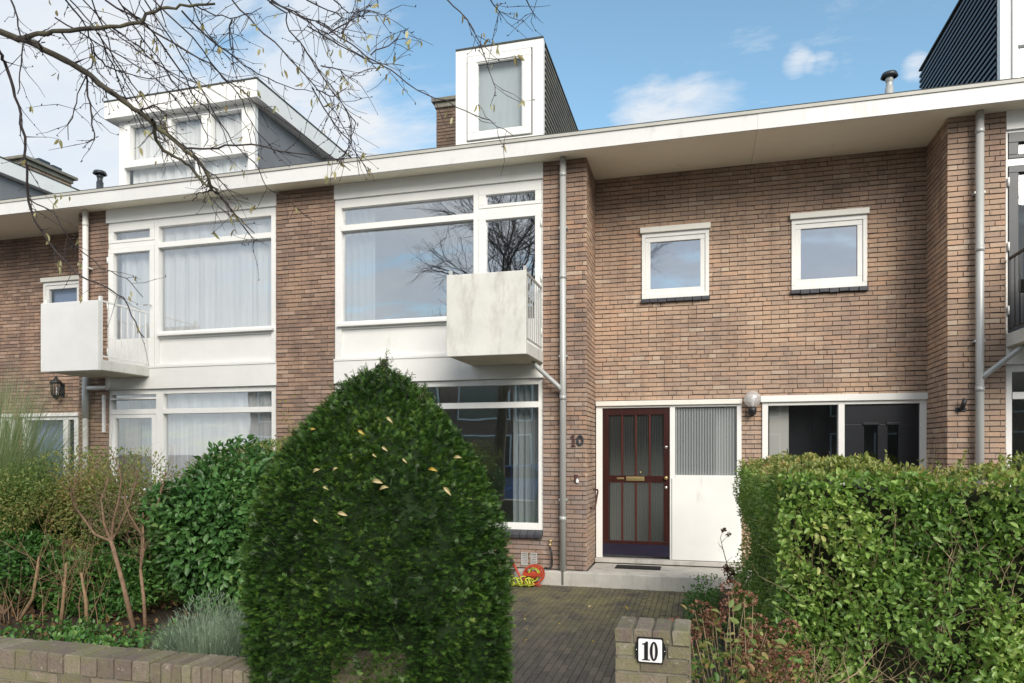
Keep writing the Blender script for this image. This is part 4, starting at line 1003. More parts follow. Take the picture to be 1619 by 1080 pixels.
# ------------------------------------------------------------------ the yew
YX, YY = -1.66, -5.72
prof = [(2.08, .0), (2.045, .09), (1.98, .195), (1.90, .285), (1.81, .365), (1.66, .475), (1.5, .57), (1.33, .632), (1.17, .665), (.99, .685), (.82, .69), (.65, .69), (.4, .68), (.1, .64), (-.13, .58)]
pz = np.array([p[0] for p in prof][::-1]); pr = np.array([p[1] for p in prof][::-1])
def yrad(z, a): return .985*np.interp(z, pz, pr)*(1+.030*np.sin(3*a+z*2.2)+.022*np.sin(7*a+z*5)+.012*np.sin(17*a-z*11))
YT = thing('clipped_yew', (YX, YY, -.13), 'large dark green clipped yew of rounded cone shape beside the path', 'shrub')
def yew():
    n = 46000; zs = np.linspace(-.13, 2.11, 400); w = np.interp(zs, pz, pr)+.03; cdf = np.cumsum(w); cdf /= cdf[-1]
    z = np.interp(rng.uniform(0, 1, n), cdf, zs); a = rng.uniform(0, 2*math.pi, n)
    # more of them on the street side
    keep = (np.sin(a) < .35) | (rng.uniform(0, 1, n) < .4); z, a = z[keep], a[keep]; n = len(z)
    r = yrad(z, a)+.016*np.sin(a*31+z*13)*np.sin(z*37+a*9)+.012*np.sin(a*13-z*9)*np.sin(z*19+a*5)-rng.uniform(0, .05, n)**1.0
    P = np.stack([YX+r*np.cos(a), YY+r*np.sin(a), z], 1)
    sl_ = -np.gradient(pr, pz); s_ = np.interp(z, pz, sl_)
    Nn = unit(np.stack([np.cos(a), np.sin(a), np.clip(s_, -.2, 2)], 1))
    hole = (P[:, 1] < -6.05) & (np.abs(P[:, 0]+1.50) < .09+.04*np.sin(P[:, 2]*20)+.12*(.6-P[:, 2])) & (P[:, 2] < .62+.05*np.sin(P[:, 0]*40)); hole &= rng.uniform(0, 1, len(P)) < .9
    P, Nn, z, a = P[~hole], Nn[~hole], z[~hole], a[~hole]; n = len(P)
    # sprays: axis outward, a little up/down; needles in two ranks
    d = unit(Nn*.8+.62*rng.normal(size=(n, 3))*np.array([1, 1, .45])+np.array([0, 0, .12])); ln = rng.uniform(.018, .040, n)[:, None]; ln[rng.uniform(0, 1, n) < .03] *= 1.7
    sdv = unit(np.cross(d, unit(np.array([0, 0, 1.])+.45*rng.normal(size=(n, 3))))); tone = np.clip(clumpy(P, 4.5, .4)*.8+rng.uniform(-.15, .25, n), 0, 1)
    K = 7; V = []; Q = []; C = []; base = 0
    for k in range(K):
        t = (k+.5)/K
        for sg in (-1, 1):
            b = P+d*ln*t; nd_ = unit(sdv*sg+d*.75+rng.normal(size=(n, 3))*.15); L_ = .016*(1-.35*t)*(1+.2*rng.normal(size=(n, 1)))
            q = np.cross(nd_, d); q = unit(np.cross(q, nd_))*.0015
            v = np.stack([b-q, b+q, b+nd_*L_+q*.4, b+nd_*L_-q*.4], 1).reshape(-1, 3)
            V.append(v); Q.append(np.arange(n*4).reshape(-1, 4)+base); base += n*4; C.append(np.clip(tone*.8+t*.18+rng.normal(size=n)*.05, 0, 1))
    # the twig of each spray
    q = sdv*.0012; V.append(np.stack([P-d*.03-q, P-d*.03+q, P+d*ln+q*.5, P+d*ln-q*.5], 1).reshape(-1, 3)); Q.append(np.arange(n*4).reshape(-1, 4)+base); C.append(tone*.6)
    mesh_np('foliage', np.concatenate(V), np.concatenate(Q), 'leaf_yew', np.concatenate(C), YT)
    # opaque core added against see-through, inner shade put into its dark colour
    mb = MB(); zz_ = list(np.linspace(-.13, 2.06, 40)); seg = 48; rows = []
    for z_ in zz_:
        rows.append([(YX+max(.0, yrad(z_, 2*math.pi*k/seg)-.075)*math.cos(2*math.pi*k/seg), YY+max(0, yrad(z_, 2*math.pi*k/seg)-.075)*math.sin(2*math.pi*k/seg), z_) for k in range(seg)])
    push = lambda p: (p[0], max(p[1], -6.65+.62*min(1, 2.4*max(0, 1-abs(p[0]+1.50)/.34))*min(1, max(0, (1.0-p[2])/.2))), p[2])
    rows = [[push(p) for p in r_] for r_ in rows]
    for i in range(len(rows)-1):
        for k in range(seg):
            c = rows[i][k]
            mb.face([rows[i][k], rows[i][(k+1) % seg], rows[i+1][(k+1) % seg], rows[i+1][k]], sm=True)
    mb.build('shade_core', 'core_dark', YT, recalc=False)
    # shoots standing out at the top
    mb = MB(); rr = random.Random(4); PP = []; DD = []
    for i in range(70):
        a = rr.uniform(0, 6.28); r = rr.uniform(0, .30); z0 = float(np.interp(r, pr[::-1][:8], pz[::-1][:8]))-.03
        dr = Vector((math.cos(a)*r*3.2, math.sin(a)*r*3.2, rr.uniform(.5, 1.0))).normalized(); ln_ = rr.uniform(.03, .09) if i else .15
        s0 = Vector((YX+r*math.cos(a), YY+r*math.sin(a), z0)); mb.tube([s0, s0+dr*ln_*.6, s0+dr*ln_+Vector((0, 0, .01))], [.003, .002, .001], 5, caps=False)
        for k in range(int(ln_*260)):
            t = rr.random(); PP.append(s0+dr*ln_*t); DD.append(dr+Vector((rr.gauss(0, 1), rr.gauss(0, 1), rr.gauss(0, 1))))
    mb.build('shoot', 'twig_dark', YT)
    leaves('shoot_needles', np.array(PP), unit(np.array(DD)), .02, .18, 'leaf_yew', YT, spread=.3)
yew()
# fallen leaves caught on the yew
spots = [(500, 743, 8), (530, 741, 6), (571, 682, 8), (616, 662, 8), (608, 708, 7), (640, 727, 6), (684, 741, 9), (707, 774, 10), (596, 760, 11), (607, 770, 9), (541, 811, 10), (515, 770, 6), (592, 719, 5), (494, 678, 6), (723, 722, 8), (499, 822, 6)]
words = [('pale', 'leftmost of the pair below the top left slope'), ('tan', 'beside the pale leaf at the upper left'), ('yellow-brown', 'high on the left near the top'), ('cream', 'just under the tip on the right'),
         ('beige', 'near the middle of the upper part'), ('cream', 'left of the bright orange leaf'), ('bright orange', 'right of centre'), ('long cream', 'towards the right flank'), ('large curled tan', 'in the middle'),
         ('thin forked cream', 'just below the large curled one'), ('broad tan', 'low on the left side'), ('small brown', 'on the left above the broad tan one'), ('tiny white', 'between tip and centre'), ('small yellow', 'on the upper left flank'), ('thin straw coloured', 'on the upper right flank'), ('small ochre', 'lowest on the left')]
for (px, py, s), (cw, pw_) in zip(spots, words):
    # march the ray to the surface of the yew
    o_ = Vector((0, -DCAM, ZC)); d_ = (at(px, py, -5)-o_).normalized(); t = 1.5
    while t < 5:
        q = o_+d_*t; rr_ = math.hypot(q.x-YX, q.y-YY)
        if q.z < 2.12 and rr_ < float(yrad(q.z, math.atan2(q.y-YY, q.x-YX)))+.028: break
        t += .01
    L_ = s*1.8*t/1106; rg = random.Random(px); ang = rg.uniform(-.9, .9); ax = Vector((math.cos(ang), -.1, math.sin(ang)*.8)).normalized(); w_ = Vector((0, -1, 0)).cross(ax)*L_*.22
    V = []
    for k in range(7):
        u = k/6-.5; c_ = q+ax*L_*u+Vector((0, -.006*math.cos(u*5), -.45*L_*u*u*(1+.6*rg.random()))); ww = w_*.75*math.cos(u*math.pi*.93)**.8
        V.append((c_+ww+Vector((0, -.004, 0)), c_, c_-ww+Vector((0, -.005, 0))))
    mb = MB(); cc = .1 if 'orange' in cw else (.35 if 'yellow' in cw else .9)
    for k in range(6):
        for j in (0, 1): mb.face([V[k][j], V[k+1][j], V[k+1][j+1], V[k][j+1]], 0, cc, True)
    tag(mb.build('fallen_leaf', 'leaf_yellow', recalc=False), cw+' fallen leaf on the yew, '+pw_, 'leaf', 'fallen leaves caught on the yew')

# ------------------------------------------------------------------ privet hedge on the right
HT = thing('privet_hedge', (1.6, -4.6, -.1), 'tall leafy green privet hedge filling the right foreground', 'hedge')
ZH = 1.475
def box_shell(n, x0, x1, y0, y1, z0, z1, faces, dep=.12):
    P = []; Nn = []
    area = {'f': (x1-x0)*(z1-z0), 'l': (y1-y0)*(z1-z0), 't': (x1-x0)*(y1-y0), 'r': (y1-y0)*(z1-z0)}; tot = sum(area[f] for f in faces)
    for f in faces:
        k = int(n*area[f]/tot); u, v = rng.uniform(0, 1, k), rng.uniform(0, 1, k); dd = rng.uniform(0, 1, k)**1.3*dep
        if f == 'f': p = np.stack([x0+(x1-x0)*u, y0+dd, z0+(z1-z0)*v], 1); nn = np.array([0, -1, 0.15])
        if f == 'l': p = np.stack([x0+dd, y0+(y1-y0)*u, z0+(z1-z0)*v], 1); nn = np.array([-1, 0, .15])
        if f == 't': p = np.stack([x0+(x1-x0)*u, y0+(y1-y0)*v, z1-dd*.6], 1); nn = np.array([0, 0, 1])
        if f == 'r': p = np.stack([x1-dd, y0+(y1-y0)*u, z0+(z1-z0)*v], 1); nn = np.array([1, 0, .15])
        P.append(p); Nn.append(np.tile(nn, (k, 1)))
    P = np.concatenate(P); Nn = np.concatenate(Nn)
    b = .06*np.sin(P[:, 0]*5.1+P[:, 2]*3)+.05*np.sin(P[:, 2]*7.3-P[:, 0]*3+1)+.04*np.sin(P[:, 1]*6.3+P[:, 2]*4)+.035*np.sin(P[:, 0]*17+P[:, 2]*5)*np.sin(P[:, 2]*15+P[:, 1]*16)
    return P+Nn*b[:, None], unit(Nn)
def hedge():
    P, Nn = box_shell(44000, .43, 4.3, -5.0, -4.15, -.1, ZH+.02, 'f', .24)
    # leave some gaps low down and thin patches
    g = np.sin(P[:, 0]*9+2)*np.sin(P[:, 2]*8+P[:, 0]*4)+.5*np.sin(P[:, 0]*23)*np.sin(P[:, 2]*21+1); keep = (g > -.5) | (rng.uniform(0, 1, len(P)) < .25)
    keep &= ~((P[:, 2] < .55) & (np.sin(P[:, 0]*6.0+1)*np.sin(P[:, 2]*11) < -.1) & (rng.uniform(0, 1, len(P)) < .7))
    P, Nn = P[keep], Nn[keep]
    leaves('leaves', P, Nn, .038, .54, 'leaf_privet', HT, .9, clumpy(P, 2.6, .45)*.93+.05*(P[:, 2] > 1.2), up=.25)
    P, Nn = box_shell(26000, .43, 1.0, -4.95, -.95, -.1, ZH, 'l', .12)
    leaves('leaves', P, Nn, .026, .5, 'leaf_privet', HT, .9, np.clip(clumpy(P, 2.6, .4)*.9+.1, 0, 1), up=.2)
    P1, N1 = box_shell(7000, .43, 4.3, -5.0, -4.15, -.1, ZH, 't', .08); P2, N2 = box_shell(6000, .43, 1.0, -4.9, -.95, -.1, ZH, 't', .08)
    P = np.concatenate([P1, P2]); Nn = np.concatenate([N1, N2])
    P[:, 2] += .02*np.sin(P[:, 0]*8)+.0
    leaves('leaves', P, Nn, .030, .5, 'leaf_privet_top', HT, .8, clumpy(P, 2.6, .4), up=.5)
    # edge of the top: taller loose shoots
    mb = MB(); rr = random.Random(8); PP = []; DD = []
    for i in range(520):
        if i < 340: x, y = rr.uniform(.45, 4.2), rr.uniform(-5.0, -4.2)
        else: x, y = rr.uniform(.42, .95), rr.uniform(-4.9, -1)
        h_ = rr.uniform(.02, .08)*(2.0 if rr.random() < .07 else 1); s0 = Vector((x, y, ZH-.03)); dr = Vector((rr.gauss(0, .3), rr.gauss(0, .3), 1)).normalized()
        mb.tube([s0, s0+dr*(h_+.03)], [.0022, .001], 4, caps=False)
        for k in range(int(5+h_*60)):
            PP.append(s0+dr*(h_+.04)*rr.uniform(.2, 1)); DD.append(dr*.5+Vector((rr.gauss(0, 1), rr.gauss(0, 1), rr.gauss(.2, .5))))
    for i in range(330):        # stems inside, seen through the leaves
        x = rr.uniform(.5, 4.2); s0 = (x, rr.uniform(-4.88, -4.8), rr.uniform(-.1, 1.1))
        twigs(mb, s0, (rr.gauss(0, .5), -.03, 1), rr.uniform(.2, .4), .0026, 1, rr, .4, seg=3)
    mb.build('stems', 'twig_pale', HT, recalc=False)
    leaves('leaves', np.array(PP), unit(np.array(DD)), .030, .48, 'leaf_privet_top', HT, .3, up=.2)
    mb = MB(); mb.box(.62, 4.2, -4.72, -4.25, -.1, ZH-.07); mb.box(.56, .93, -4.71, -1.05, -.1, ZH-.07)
    mb.build('shade_core', 'core_privet', HT)  # solid boxes added behind the leaves, dark colour stands for shade inside
hedge()
# bare pale twigs poking out of the hedge front
T = thing('dead_twigs', (.85, -5.1, .4), 'bundle of bare bleached twigs sticking out of the hedge front', 'twigs')
mb = MB(); rr = random.Random(12)
for i in range(9):
    twigs(mb, (.60+rr.uniform(-.07, .2), -5.06, .30+rr.uniform(-.1, .1)), (rr.gauss(.15, .5), -.5, 1), rr.uniform(.16, .28), .0045, 2, rr, .45, seg=4)
mb.build('twig_cluster', 'twig_pale', T, recalc=False)

# ------------------------------------------------------------------ dried hydrangea in front of the hedge
T = thing('hydrangea', (.18, -5.45, -.1), 'dried brown hydrangea beside the number pier with faded flower heads', 'shrub')
mb = MB(); rr = random.Random(14); heads = []
for i in range(60):
    a = rr.uniform(-.36, .36); ln_ = rr.uniform(.6, 1.05); b0 = Vector((.16+rr.uniform(-.06, .06), -5.35+rr.uniform(-.1, .1), -.08))
    tip = Vector((.17+a, -5.35+rr.uniform(-.35, .35), -.08+ln_*(1-.3*abs(a)/.36))); mid = (b0+tip)/2+Vector((rr.gauss(0, .03), rr.gauss(0, .03), .05))
    mb.tube([b0, mid, tip], [.004, .003, .0015], 5, caps=False); heads.append(tip)
mb.build('stems', 'twig_pale', T, recalc=False)
hp = []; 
for t_ in heads[:46]:
    for k in range(95): 
        v = Vector((rr.gauss(0, 1), rr.gauss(0, 1), rr.gauss(0, 1))).normalized(); hp.append((t_+Vector((v.x*.05, v.y*.05, v.z*.032)), v))
leaves('flower_heads', np.array([h[0] for h in hp]), np.array([h[1] for h in hp]), .014, .9, 'leaf_brown', T, .5)
hp = []
for t_ in heads:
    for k in range(9): hp.append((t_+Vector((rr.gauss(0, .07), rr.gauss(0, .07), rr.uniform(-.35, -.0))), Vector((rr.gauss(0, 1), rr.gauss(0, 1), .1))))
leaves('leaves', np.array([h[0] for h in hp]), unit(np.array([h[1] for h in hp])), .045, .55, 'leaf_autumn', T, .5)
hp = [(Vector((.18+rr.uniform(-.3, .35), -5.55+rr.uniform(-.1, .3), rr.uniform(-.05, .62))), Vector((rr.gauss(0, 1), -1, .3))) for _ in range(900)]
leaves('leaves', np.array([h[0] for h in hp]), unit(np.array([h[1] for h in hp])), .04, .5, 'leaf_mixed', T, .6)

# green weeds along the path edge
T = thing('green_weeds', (.1, -1.3, -.12), 'bright green leafy weeds at the right edge of the path before the step', 'plant')
hp = []
for i in range(1500):
    u = rr.random(); c = Vector((-.13+.34*rr.random()+.05*math.sin(u*9), -.30-2.3*u, -.10)); h_ = rr.random()**1.5*(.20+.08*math.sin(u*14))
    hp.append((c+Vector((0, 0, h_)), Vector((rr.gauss(0, 1), rr.gauss(0, 1)-.3, .6))))
leaves('leaves', np.array([h[0] for h in hp]), unit(np.array([h[1] for h in hp])), .035, .5, 'leaf_ground', T, .4)
mb = MB()
for i in range(60): b0 = Vector((rr.uniform(0, .28), rr.uniform(-2.9, -.4), -.12)); mb.tube([b0, b0+Vector((rr.gauss(0, .03), rr.gauss(0, .03), rr.uniform(.08, .2)))], [.002, .001], 4, caps=False)
mb.build('stems', 'leaf_ground', T, recalc=False)
# rose stem in front of the white panel
T = thing('rose_stem', (.37, -1.0, -.1), 'thin bare rose stem with dried heads before the white door panel', 'plant')
mb = MB(); b0 = at(1152, 925, -1.0); pts = [b0, at(1149, 890, -1), at(1143, 868, -1.02), at(1139, 850, -1.0), at(1144, 838, -1)]
mb.tube(pts, [.006, .005, .004, .003, .002], 6); 
for a, b in (((1149, 888), (1158, 880)), ((1145, 872), (1135, 858)), ((1141, 858), (1151, 846)), ((1151, 905), (1160, 900)), ((1143, 866), (1137, 862))): mb.tube([at(*a, -1), at(*b, -1.03)], [.003, .0015], 5)
mb.build('stem', 'twig_dark', T, recalc=False)
hp = []
for q_, k in ((at(1144, 838, -1), 50), (at(1152, 845, -1), 40), (at(1150, 900, -1.05), 170), (at(1160, 908, -1), 170), (at(1155, 918, -1), 120)):
    for _ in range(k): v = Vector((rr.gauss(0, 1), rr.gauss(0, 1), rr.gauss(0, 1))).normalized(); s_ = .02 if k < 60 else .06; hp.append((q_+v*s_*rr.random(), v))
leaves('dried_heads', np.array([h[0] for h in hp]), np.array([h[1] for h in hp]), .02, .7, 'leaf_brown', T, .5)

# ------------------------------------------------------------------ left garden
def shrub(name, c, r, n, size, asp, mat, label, shell_=.3, rough=.2, seed=0, core='core_dark', up=.1, spread=.7, trunk=True, cut=None, kcol=1., core_k=.74, cat='shrub'):
    T = thing(name, (c[0], c[1], .05), label, cat)
    P, Nn = blob_points(n, c, r, shell_, rough, 7, seed); k = P[:, 2] > .04; P, Nn = P[k], Nn[k]
    if cut is not None: k = cut(P); P, Nn = P[k], Nn[k]
    leaves('leaves', P, Nn, size, asp, mat, T, spread, np.clip(clumpy(P, 3, .4)*kcol, 0, 1), up=up)
    if core: ico_core('shade_core', T, c, tuple(x*core_k for x in r), core)  # added solid blob, coloured dark like the shade within the leaves
    if trunk:
        mb = MB(); rr = random.Random(seed)
        for i in range(7): twigs(mb, (c[0]+rr.gauss(0, .05), c[1]+rr.gauss(0, .05), .03), (rr.gauss(0, .5), rr.gauss(0, .5), 1), r[2]*1.0, .012, 2, rr, .25)
        mb.build('stems', 'bark_light', T, recalc=False)
    return T
def ctr(px, py, Y): v = at(px, py, Y); return (v.x, v.y, v.z)
shrub('camellia', ctr(338, 842, -3.6), (.64, .5, .68), 11500, .066, .56, 'leaf_glossy', 'dense bush of large glossy dark green leaves left of the yew', .5, .30, 23, up=-.1, spread=.75, core_k=.45)
shrub('mixed_shrub', ctr(110, 850, -3.2), (1.0, .4, .62), 8000, .046, .5, 'leaf_mixed', 'loose green and yellow shrub behind the bare stems on the far left', .6, .3, 5, core_k=.5, kcol=.85)
shrub('green_shrub', ctr(15, 895, -3.9), (.60, .4, .50), 6500, .046, .5, 'leaf_ground', 'fresh green leafy shrub at the left edge of the picture', .5, .3, 6, core_k=.6)
shrub('green_shrub', ctr(125, 925, -3.75), (1.0, .3, .42), 5500, .048, .5, 'leaf_ground', 'low fresh green shrub around the feet of the pruned stems', .7, .35, 16, core=None)
shrub('autumn_shrub', ctr(415, 765, -2.7), (.80, .45, .62), 11000, .034, .5, 'leaf_autumn', 'brownish autumn shrub between glossy bush and yew', .5, .3, 8, core_k=.45)
shrub('twiggy_shrub', ctr(15, 790, -3.9), (.60, .30, .34), 5200, .032, .45, 'leaf_autumn', 'brownish dry twiggy shrub under the feathery grass at the left edge', .7, .3, 9, core=None)
shrub('autumn_shrub', ctr(150, 785, -3.6), (1.05, .38, .42), 15000, .030, .5, 'leaf_autumn', 'yellowish autumn hedge top behind the bare forked tree', .7, .4, 10, core=None)
shrub('low_bush', ctr(190, 880, -3.0), (1.4, .4, .62), 13000, .046, .5, 'leaf_mixed', 'green low bush at the back of the left garden', .5, .3, 12, kcol=.8, core_k=.5)
# feathery ornamental grass at the left edge
T = thing('ornamental_grass', (-6.3, -4.2, .05), 'feathery pale green ornamental grass leaning in from the left edge', 'grass plant')
def blades(n, c, h, spr, w, lean, mat, parent, name='blades', seg=5, hv=.3, r0=.15):
    a = rng.uniform(0, 2*math.pi, n); rr_ = rng.uniform(0, 1, n)**.5*r0
    B = np.stack([c[0]+rr_*np.cos(a), c[1]+rr_*np.sin(a), np.full(n, c[2])], 1)
    out = np.stack([np.cos(a)+lean[0], np.sin(a)+lean[1], np.zeros(n)], 1)*rng.uniform(.15, 1, n)[:, None]*spr
    H = h*(1-hv*rng.uniform(0, 1, n)); rows = []; sdv = unit(np.cross(out+1e-3, np.array([0, 0, 1.])))
    for k in range(seg+1):
        t = k/seg; p = B+out*t**1.8; p = p+np.stack([np.zeros(n), np.zeros(n), H*(t-.25*t**3*np.linalg.norm(out, axis=1)/max(spr, 1e-3))], 1)
        ww = w*(1-t)**.6; rows.append((p-sdv*ww, p+sdv*ww))
    V = np.stack([x for r_ in rows for x in r_], 1).reshape(-1, 3); st = 2*(seg+1); i = np.arange(n)[:, None]*st
    Q = np.concatenate([i+np.array([[2*k, 2*k+1, 2*k+3, 2*k+2]]) for k in range(seg)]); c_ = rng.uniform(0, 1, n)
    return mesh_np(name, V, Q, mat, np.tile(c_, seg), parent)
gc = at(-10, 640, -3.3)
blades(3000, (gc.x, -3.3, .04), 3.0, .95, .0036, (.5, 0), 'leaf_grass', T, hv=.55, r0=.3)
# bare forked little tree, two trunks
T = thing('bare_tree', (-4.95, -4.1, .05), 'small bare forked tree with brown trunk and fine twigs above the wall', 'tree')
def small_tree(T, base, tip1, forks, r0, seed, mat='bark_light', n=16):
    mb = MB(); rr = random.Random(seed); pts = [Vector(base), (Vector(base)+Vector(tip1))/2+Vector((.01, 0, 0)), Vector(tip1)]
    mb.tube(pts, [r0, r0*.8, r0*.7], 10); mb.build('trunk', mat, T)
    mb = MB()
    for a in forks:
        pp = [Vector(tip1)]+[Vector(q) for q in a]; rd = [r0*.55*(1-.6*i/(len(pp)-1)) for i in range(len(pp))]; mb.tube(pp, rd, 7, caps=False)
        for i in range(1, len(pp)):
            for _ in range(n//len(pp)): twigs(mb, pp[i-1].lerp(pp[i], rr.random()), (rr.gauss(0, .8), rr.gauss(0, .5), .8), rr.uniform(.10, .26), .0024, 2, rr, .35, seg=3)
    mb.build('branches', mat, T, recalc=False)
A = lambda x, y, Y=-4.1: at(x, y, Y)
small_tree(T, A(211, 993), A(176, 856), [[A(150, 845), A(118, 800), A(113, 780, -4.2), A(124, 760, -4.2)], [A(180, 820), A(188, 790), A(192, 760), A(187, 735)], [A(165, 830), A(160, 790, -4), A(172, 755, -3.9)], [A(186, 838), A(204, 800), A(214, 765), A(218, 745)]], .024, 3, n=34)
T = thing('bare_tree', (-4.7, -4.0, .05), 'thin bare tree stem with forked twigs right of the brown forked tree', 'tree')
small_tree(T, A(230, 995), A(222, 900), [[A(228, 870), A(226, 810)], [A(226, 830), A(250, 795), A(258, 765), A(262, 745)], [A(227, 850), A(205, 815, -4.2), A(195, 785, -4.2)]], .018, 5, n=26)
for k, (p0, p1, p2, lab) in enumerate(((( 18, 1003), (52, 945), (62, 880), 'leaning tan stem of a pruned bush nearest the left edge'), ((95, 1000), (100, 950), (105, 890), 'upright tan stem between the leaning stem and the stump'), ((138, 1003), (136, 950), (128, 905), 'short reddish stem in front of the leaf litter'))):
    T = thing('pruned_stem', tuple(A(*p0)), lab, 'plant', 'pruned bush stems behind the garden wall')
    mb = MB(); rr = random.Random(k+30); mb.tube([A(*p0), A(*p1), A(*p2)], [.02, .015, .010], 8); mb.build('stem', 'bark_tan', T)
    mb = MB()
    for _ in range(7): twigs(mb, A(*p1).lerp(A(*p2), rr.random()), (rr.gauss(0, .5), rr.gauss(0, .4), 1), rr.uniform(.2, .45), .0035, 1, rr, .3, seg=4)
    for _ in range(5): twigs(mb, A(*p0)+Vector((rr.gauss(0, .1), rr.gauss(0, .1), -.05)), (rr.gauss(0, .15), rr.gauss(0, .1), 1), rr.uniform(.4, .7), .005, 1, rr, .2, seg=4)
    mb.build('twigs', 'bark_tan', T, recalc=False)
mb = MB(); c = A(104, 960, -3.6); mb.tube([(c.x, c.y, .0), (c.x+.02, c.y, .2), (c.x, c.y, .55), (c.x-.02, c.y, .75)], [.13, .10, .095, .09], 14)
tag(mb.build('tree_stump', 'bark_light'), 'grey-brown sawn tree stump behind the pruned stems', 'stump')
# lavender
T = thing('lavender', (-3.15, -5.4, .05), 'grey-green lavender bush just behind the brick wall, left of the yew', 'shrub')
c0 = at(335, 1000, -5.35)
blades(2600, (c0.x, c0.y, .04), .64, .28, .0024, (0, 0), 'leaf_grey', T, r0=.22)
rr = random.Random(50); hp = []
for i in range(4600):
    a = rr.uniform(0, 6.28); r_ = rr.random()**.5*.38; z_ = rr.uniform(.1, .70)*(1-.6*(r_/.42)**2)+.02; hp.append((Vector((c0.x+r_*math.cos(a), c0.y+r_*.8*math.sin(a), z_)), Vector((math.cos(a)*.3, math.sin(a)*.3, 1))))
leaves('leaves', np.array([h[0] for h in hp]), unit(np.array([h[1] for h in hp])), .032, .12, 'leaf_grey', T, .35)
# ground cover and litter
def ground_leaves(name, n, box, zmax, size, asp, mat, label, cat, seed):
    g = np.random.default_rng(seed); P = np.stack([g.uniform(box[0], box[1], n), g.uniform(box[2], box[3], n), .07+zmax*g.uniform(0, 1, n)**2], 1)
    k = (np.sin(P[:, 0]*5+seed)*np.sin(P[:, 1]*6+seed)) > -.35; P = P[k]
    o = leaves(name, P, np.tile([0, 0, 1.], (len(P), 1)), size, asp, mat, None, 1.0 if zmax > .05 else 3.0); return stuff(o, label, cat)
ground_leaves('ivy_cover', 5200, (-5.6, -2.6, -5.95, -4.3), .14, .045, .7, 'leaf_ground', 'low green ground cover along the back of the brick wall', 'ground cover', 2)
ground_leaves('leaf_litter', 3800, (-7.5, -2.5, -5.9, -2.2), .02, .06, .5, 'leaf_litter', 'brown leaf litter on the soil of the left garden', 'leaf litter', 4)
g_ = np.random.default_rng(9); P = np.stack([g_.uniform(-2.1, .3, 46), g_.uniform(-5.4, -.3, 46), np.full(46, -.122)], 1)
stuff(leaves('path_leaves', P, np.tile([0, 0, .2], (46, 1)), .04, .5, 'leaf_yellow', None, 3.0), 'few small fallen leaves scattered over the paved path', 'fallen leaves')
# climber on the middle pier
T = thing('climbing_plant', (-5.6, -.15, .05), 'thin climbing plant with small yellow-green leaves on the middle brick pier', 'plant')
mb = MB(); rr = random.Random(60); hp = []
for k in range(7):
    p = at(rr.uniform(425, 470), 780, -.12); pts = [p.copy()]; x_ = p.x
    hgt = rr.uniform(.5, 1.5)
    for i in range(7): p = p+Vector((rr.gauss(.03, .05), rr.gauss(0, .01), hgt/7)); p.y = min(-.03, p.y); pts.append(p.copy())
    mb.tube(pts, [.004]*7+[.0015], 5, caps=False)
    for _ in range(40): q = pts[rr.randrange(8)]+Vector((rr.gauss(0, .07), -.03-abs(rr.gauss(0, .04)), rr.gauss(0, .07))); hp.append((q, Vector((rr.gauss(0, 1), -1, rr.gauss(0, 1)))))
mb.build('stems', 'twig_pale', T, recalc=False)
leaves('leaves', np.array([h[0] for h in hp]), unit(np.array([h[1] for h in hp])), .04, .6, 'leaf_privet_top', T, .5)

# ------------------------------------------------------------------ overhanging street tree
TT = thing('street_tree', (-4.7, -7.0, -.13), 'bare street tree whose drooping branches hang into the sky at upper left', 'tree')
limb = MB(); tw = MB(); cat_pts = []
rb = random.Random(17)
Z1 = lambda pts: [(x/2.8875, y/2.8875) for x, y in pts]
Z2 = lambda pts: [(500+x/2.8875, y/2.8875) for x, y in pts]
def branch(mb, pts, r0, r1, Y0, Y1, side_n=0, cat=0, knots=True):
    n = len(pts); P = []; rd = []
    for i, (x, y) in enumerate(pts):
        Y = Y0+(Y1-Y0)*i/(n-1); P.append(at(x, y, Y)); rd.append(.85*(r0+(r1-r0)*i/(n-1))*depth(x, Y)/FPX)
    # refine with slight wobble
    Q = [P[0]]; q = [rd[0]]
    for i in range(n-1):
        for k in (1, 2, 3):
            t = k/3; v = P[i].lerp(P[i+1], t)
            if k < 3: v = v+Vector((rb.gauss(0, .0045), rb.gauss(0, .006), rb.gauss(0, .0045)))
            Q.append(v); q.append((rd[i]+(rd[i+1]-rd[i])*t)*rb.uniform(.92, 1.12))
    mb.tube(Q, q, 10 if r0 > 2.4 else 6, caps=False)
    for _ in range(side_n):
        k = rb.randrange(1, len(Q)-1); d = (Q[k+1]-Q[k-1]).normalized()
        dd = (d*.7+Vector((rb.gauss(0, .55), rb.gauss(0, .6), rb.gauss(-.15, .55)))).normalized(); ln_ = rb.uniform(.06, .28); p = Q[k].copy(); pp = [p.copy()]
        for j in range(3): dd = (dd+Vector((rb.gauss(0, .2), rb.gauss(0, .2), rb.gauss(-.03, .2)))).normalized(); p = p+dd*ln_/3; pp.append(p.copy())
        tw.tube(pp, [q[k]*.5, .0018, .0013, .0010], 5, caps=False)
        for j in range(1, 4):
            if rb.random() < .45:        # buds
                tw.tube([pp[j], pp[j]+Vector((rb.gauss(0, .006), rb.gauss(0, .006), rb.gauss(0, .008)))], [.0032, .0022], 5)
        if rb.random() < cat: cat_pts.append(pp[-1]); cat_pts.append(pp[-1]+Vector((rb.gauss(0, .012), 0, .004)))
    return P
Yb = -6.25
p0 = at(-40, 40, Yb)
branch(limb, [(-60, 30), (0, 50), (38, 62), (87, 87), (135, 114), (166, 139), (194, 159), (222, 177), (249, 204), (287, 232), (312, 253), (329, 274), (334, 301)], 6.5, 2.6, Yb, -5.6, 34, .2)
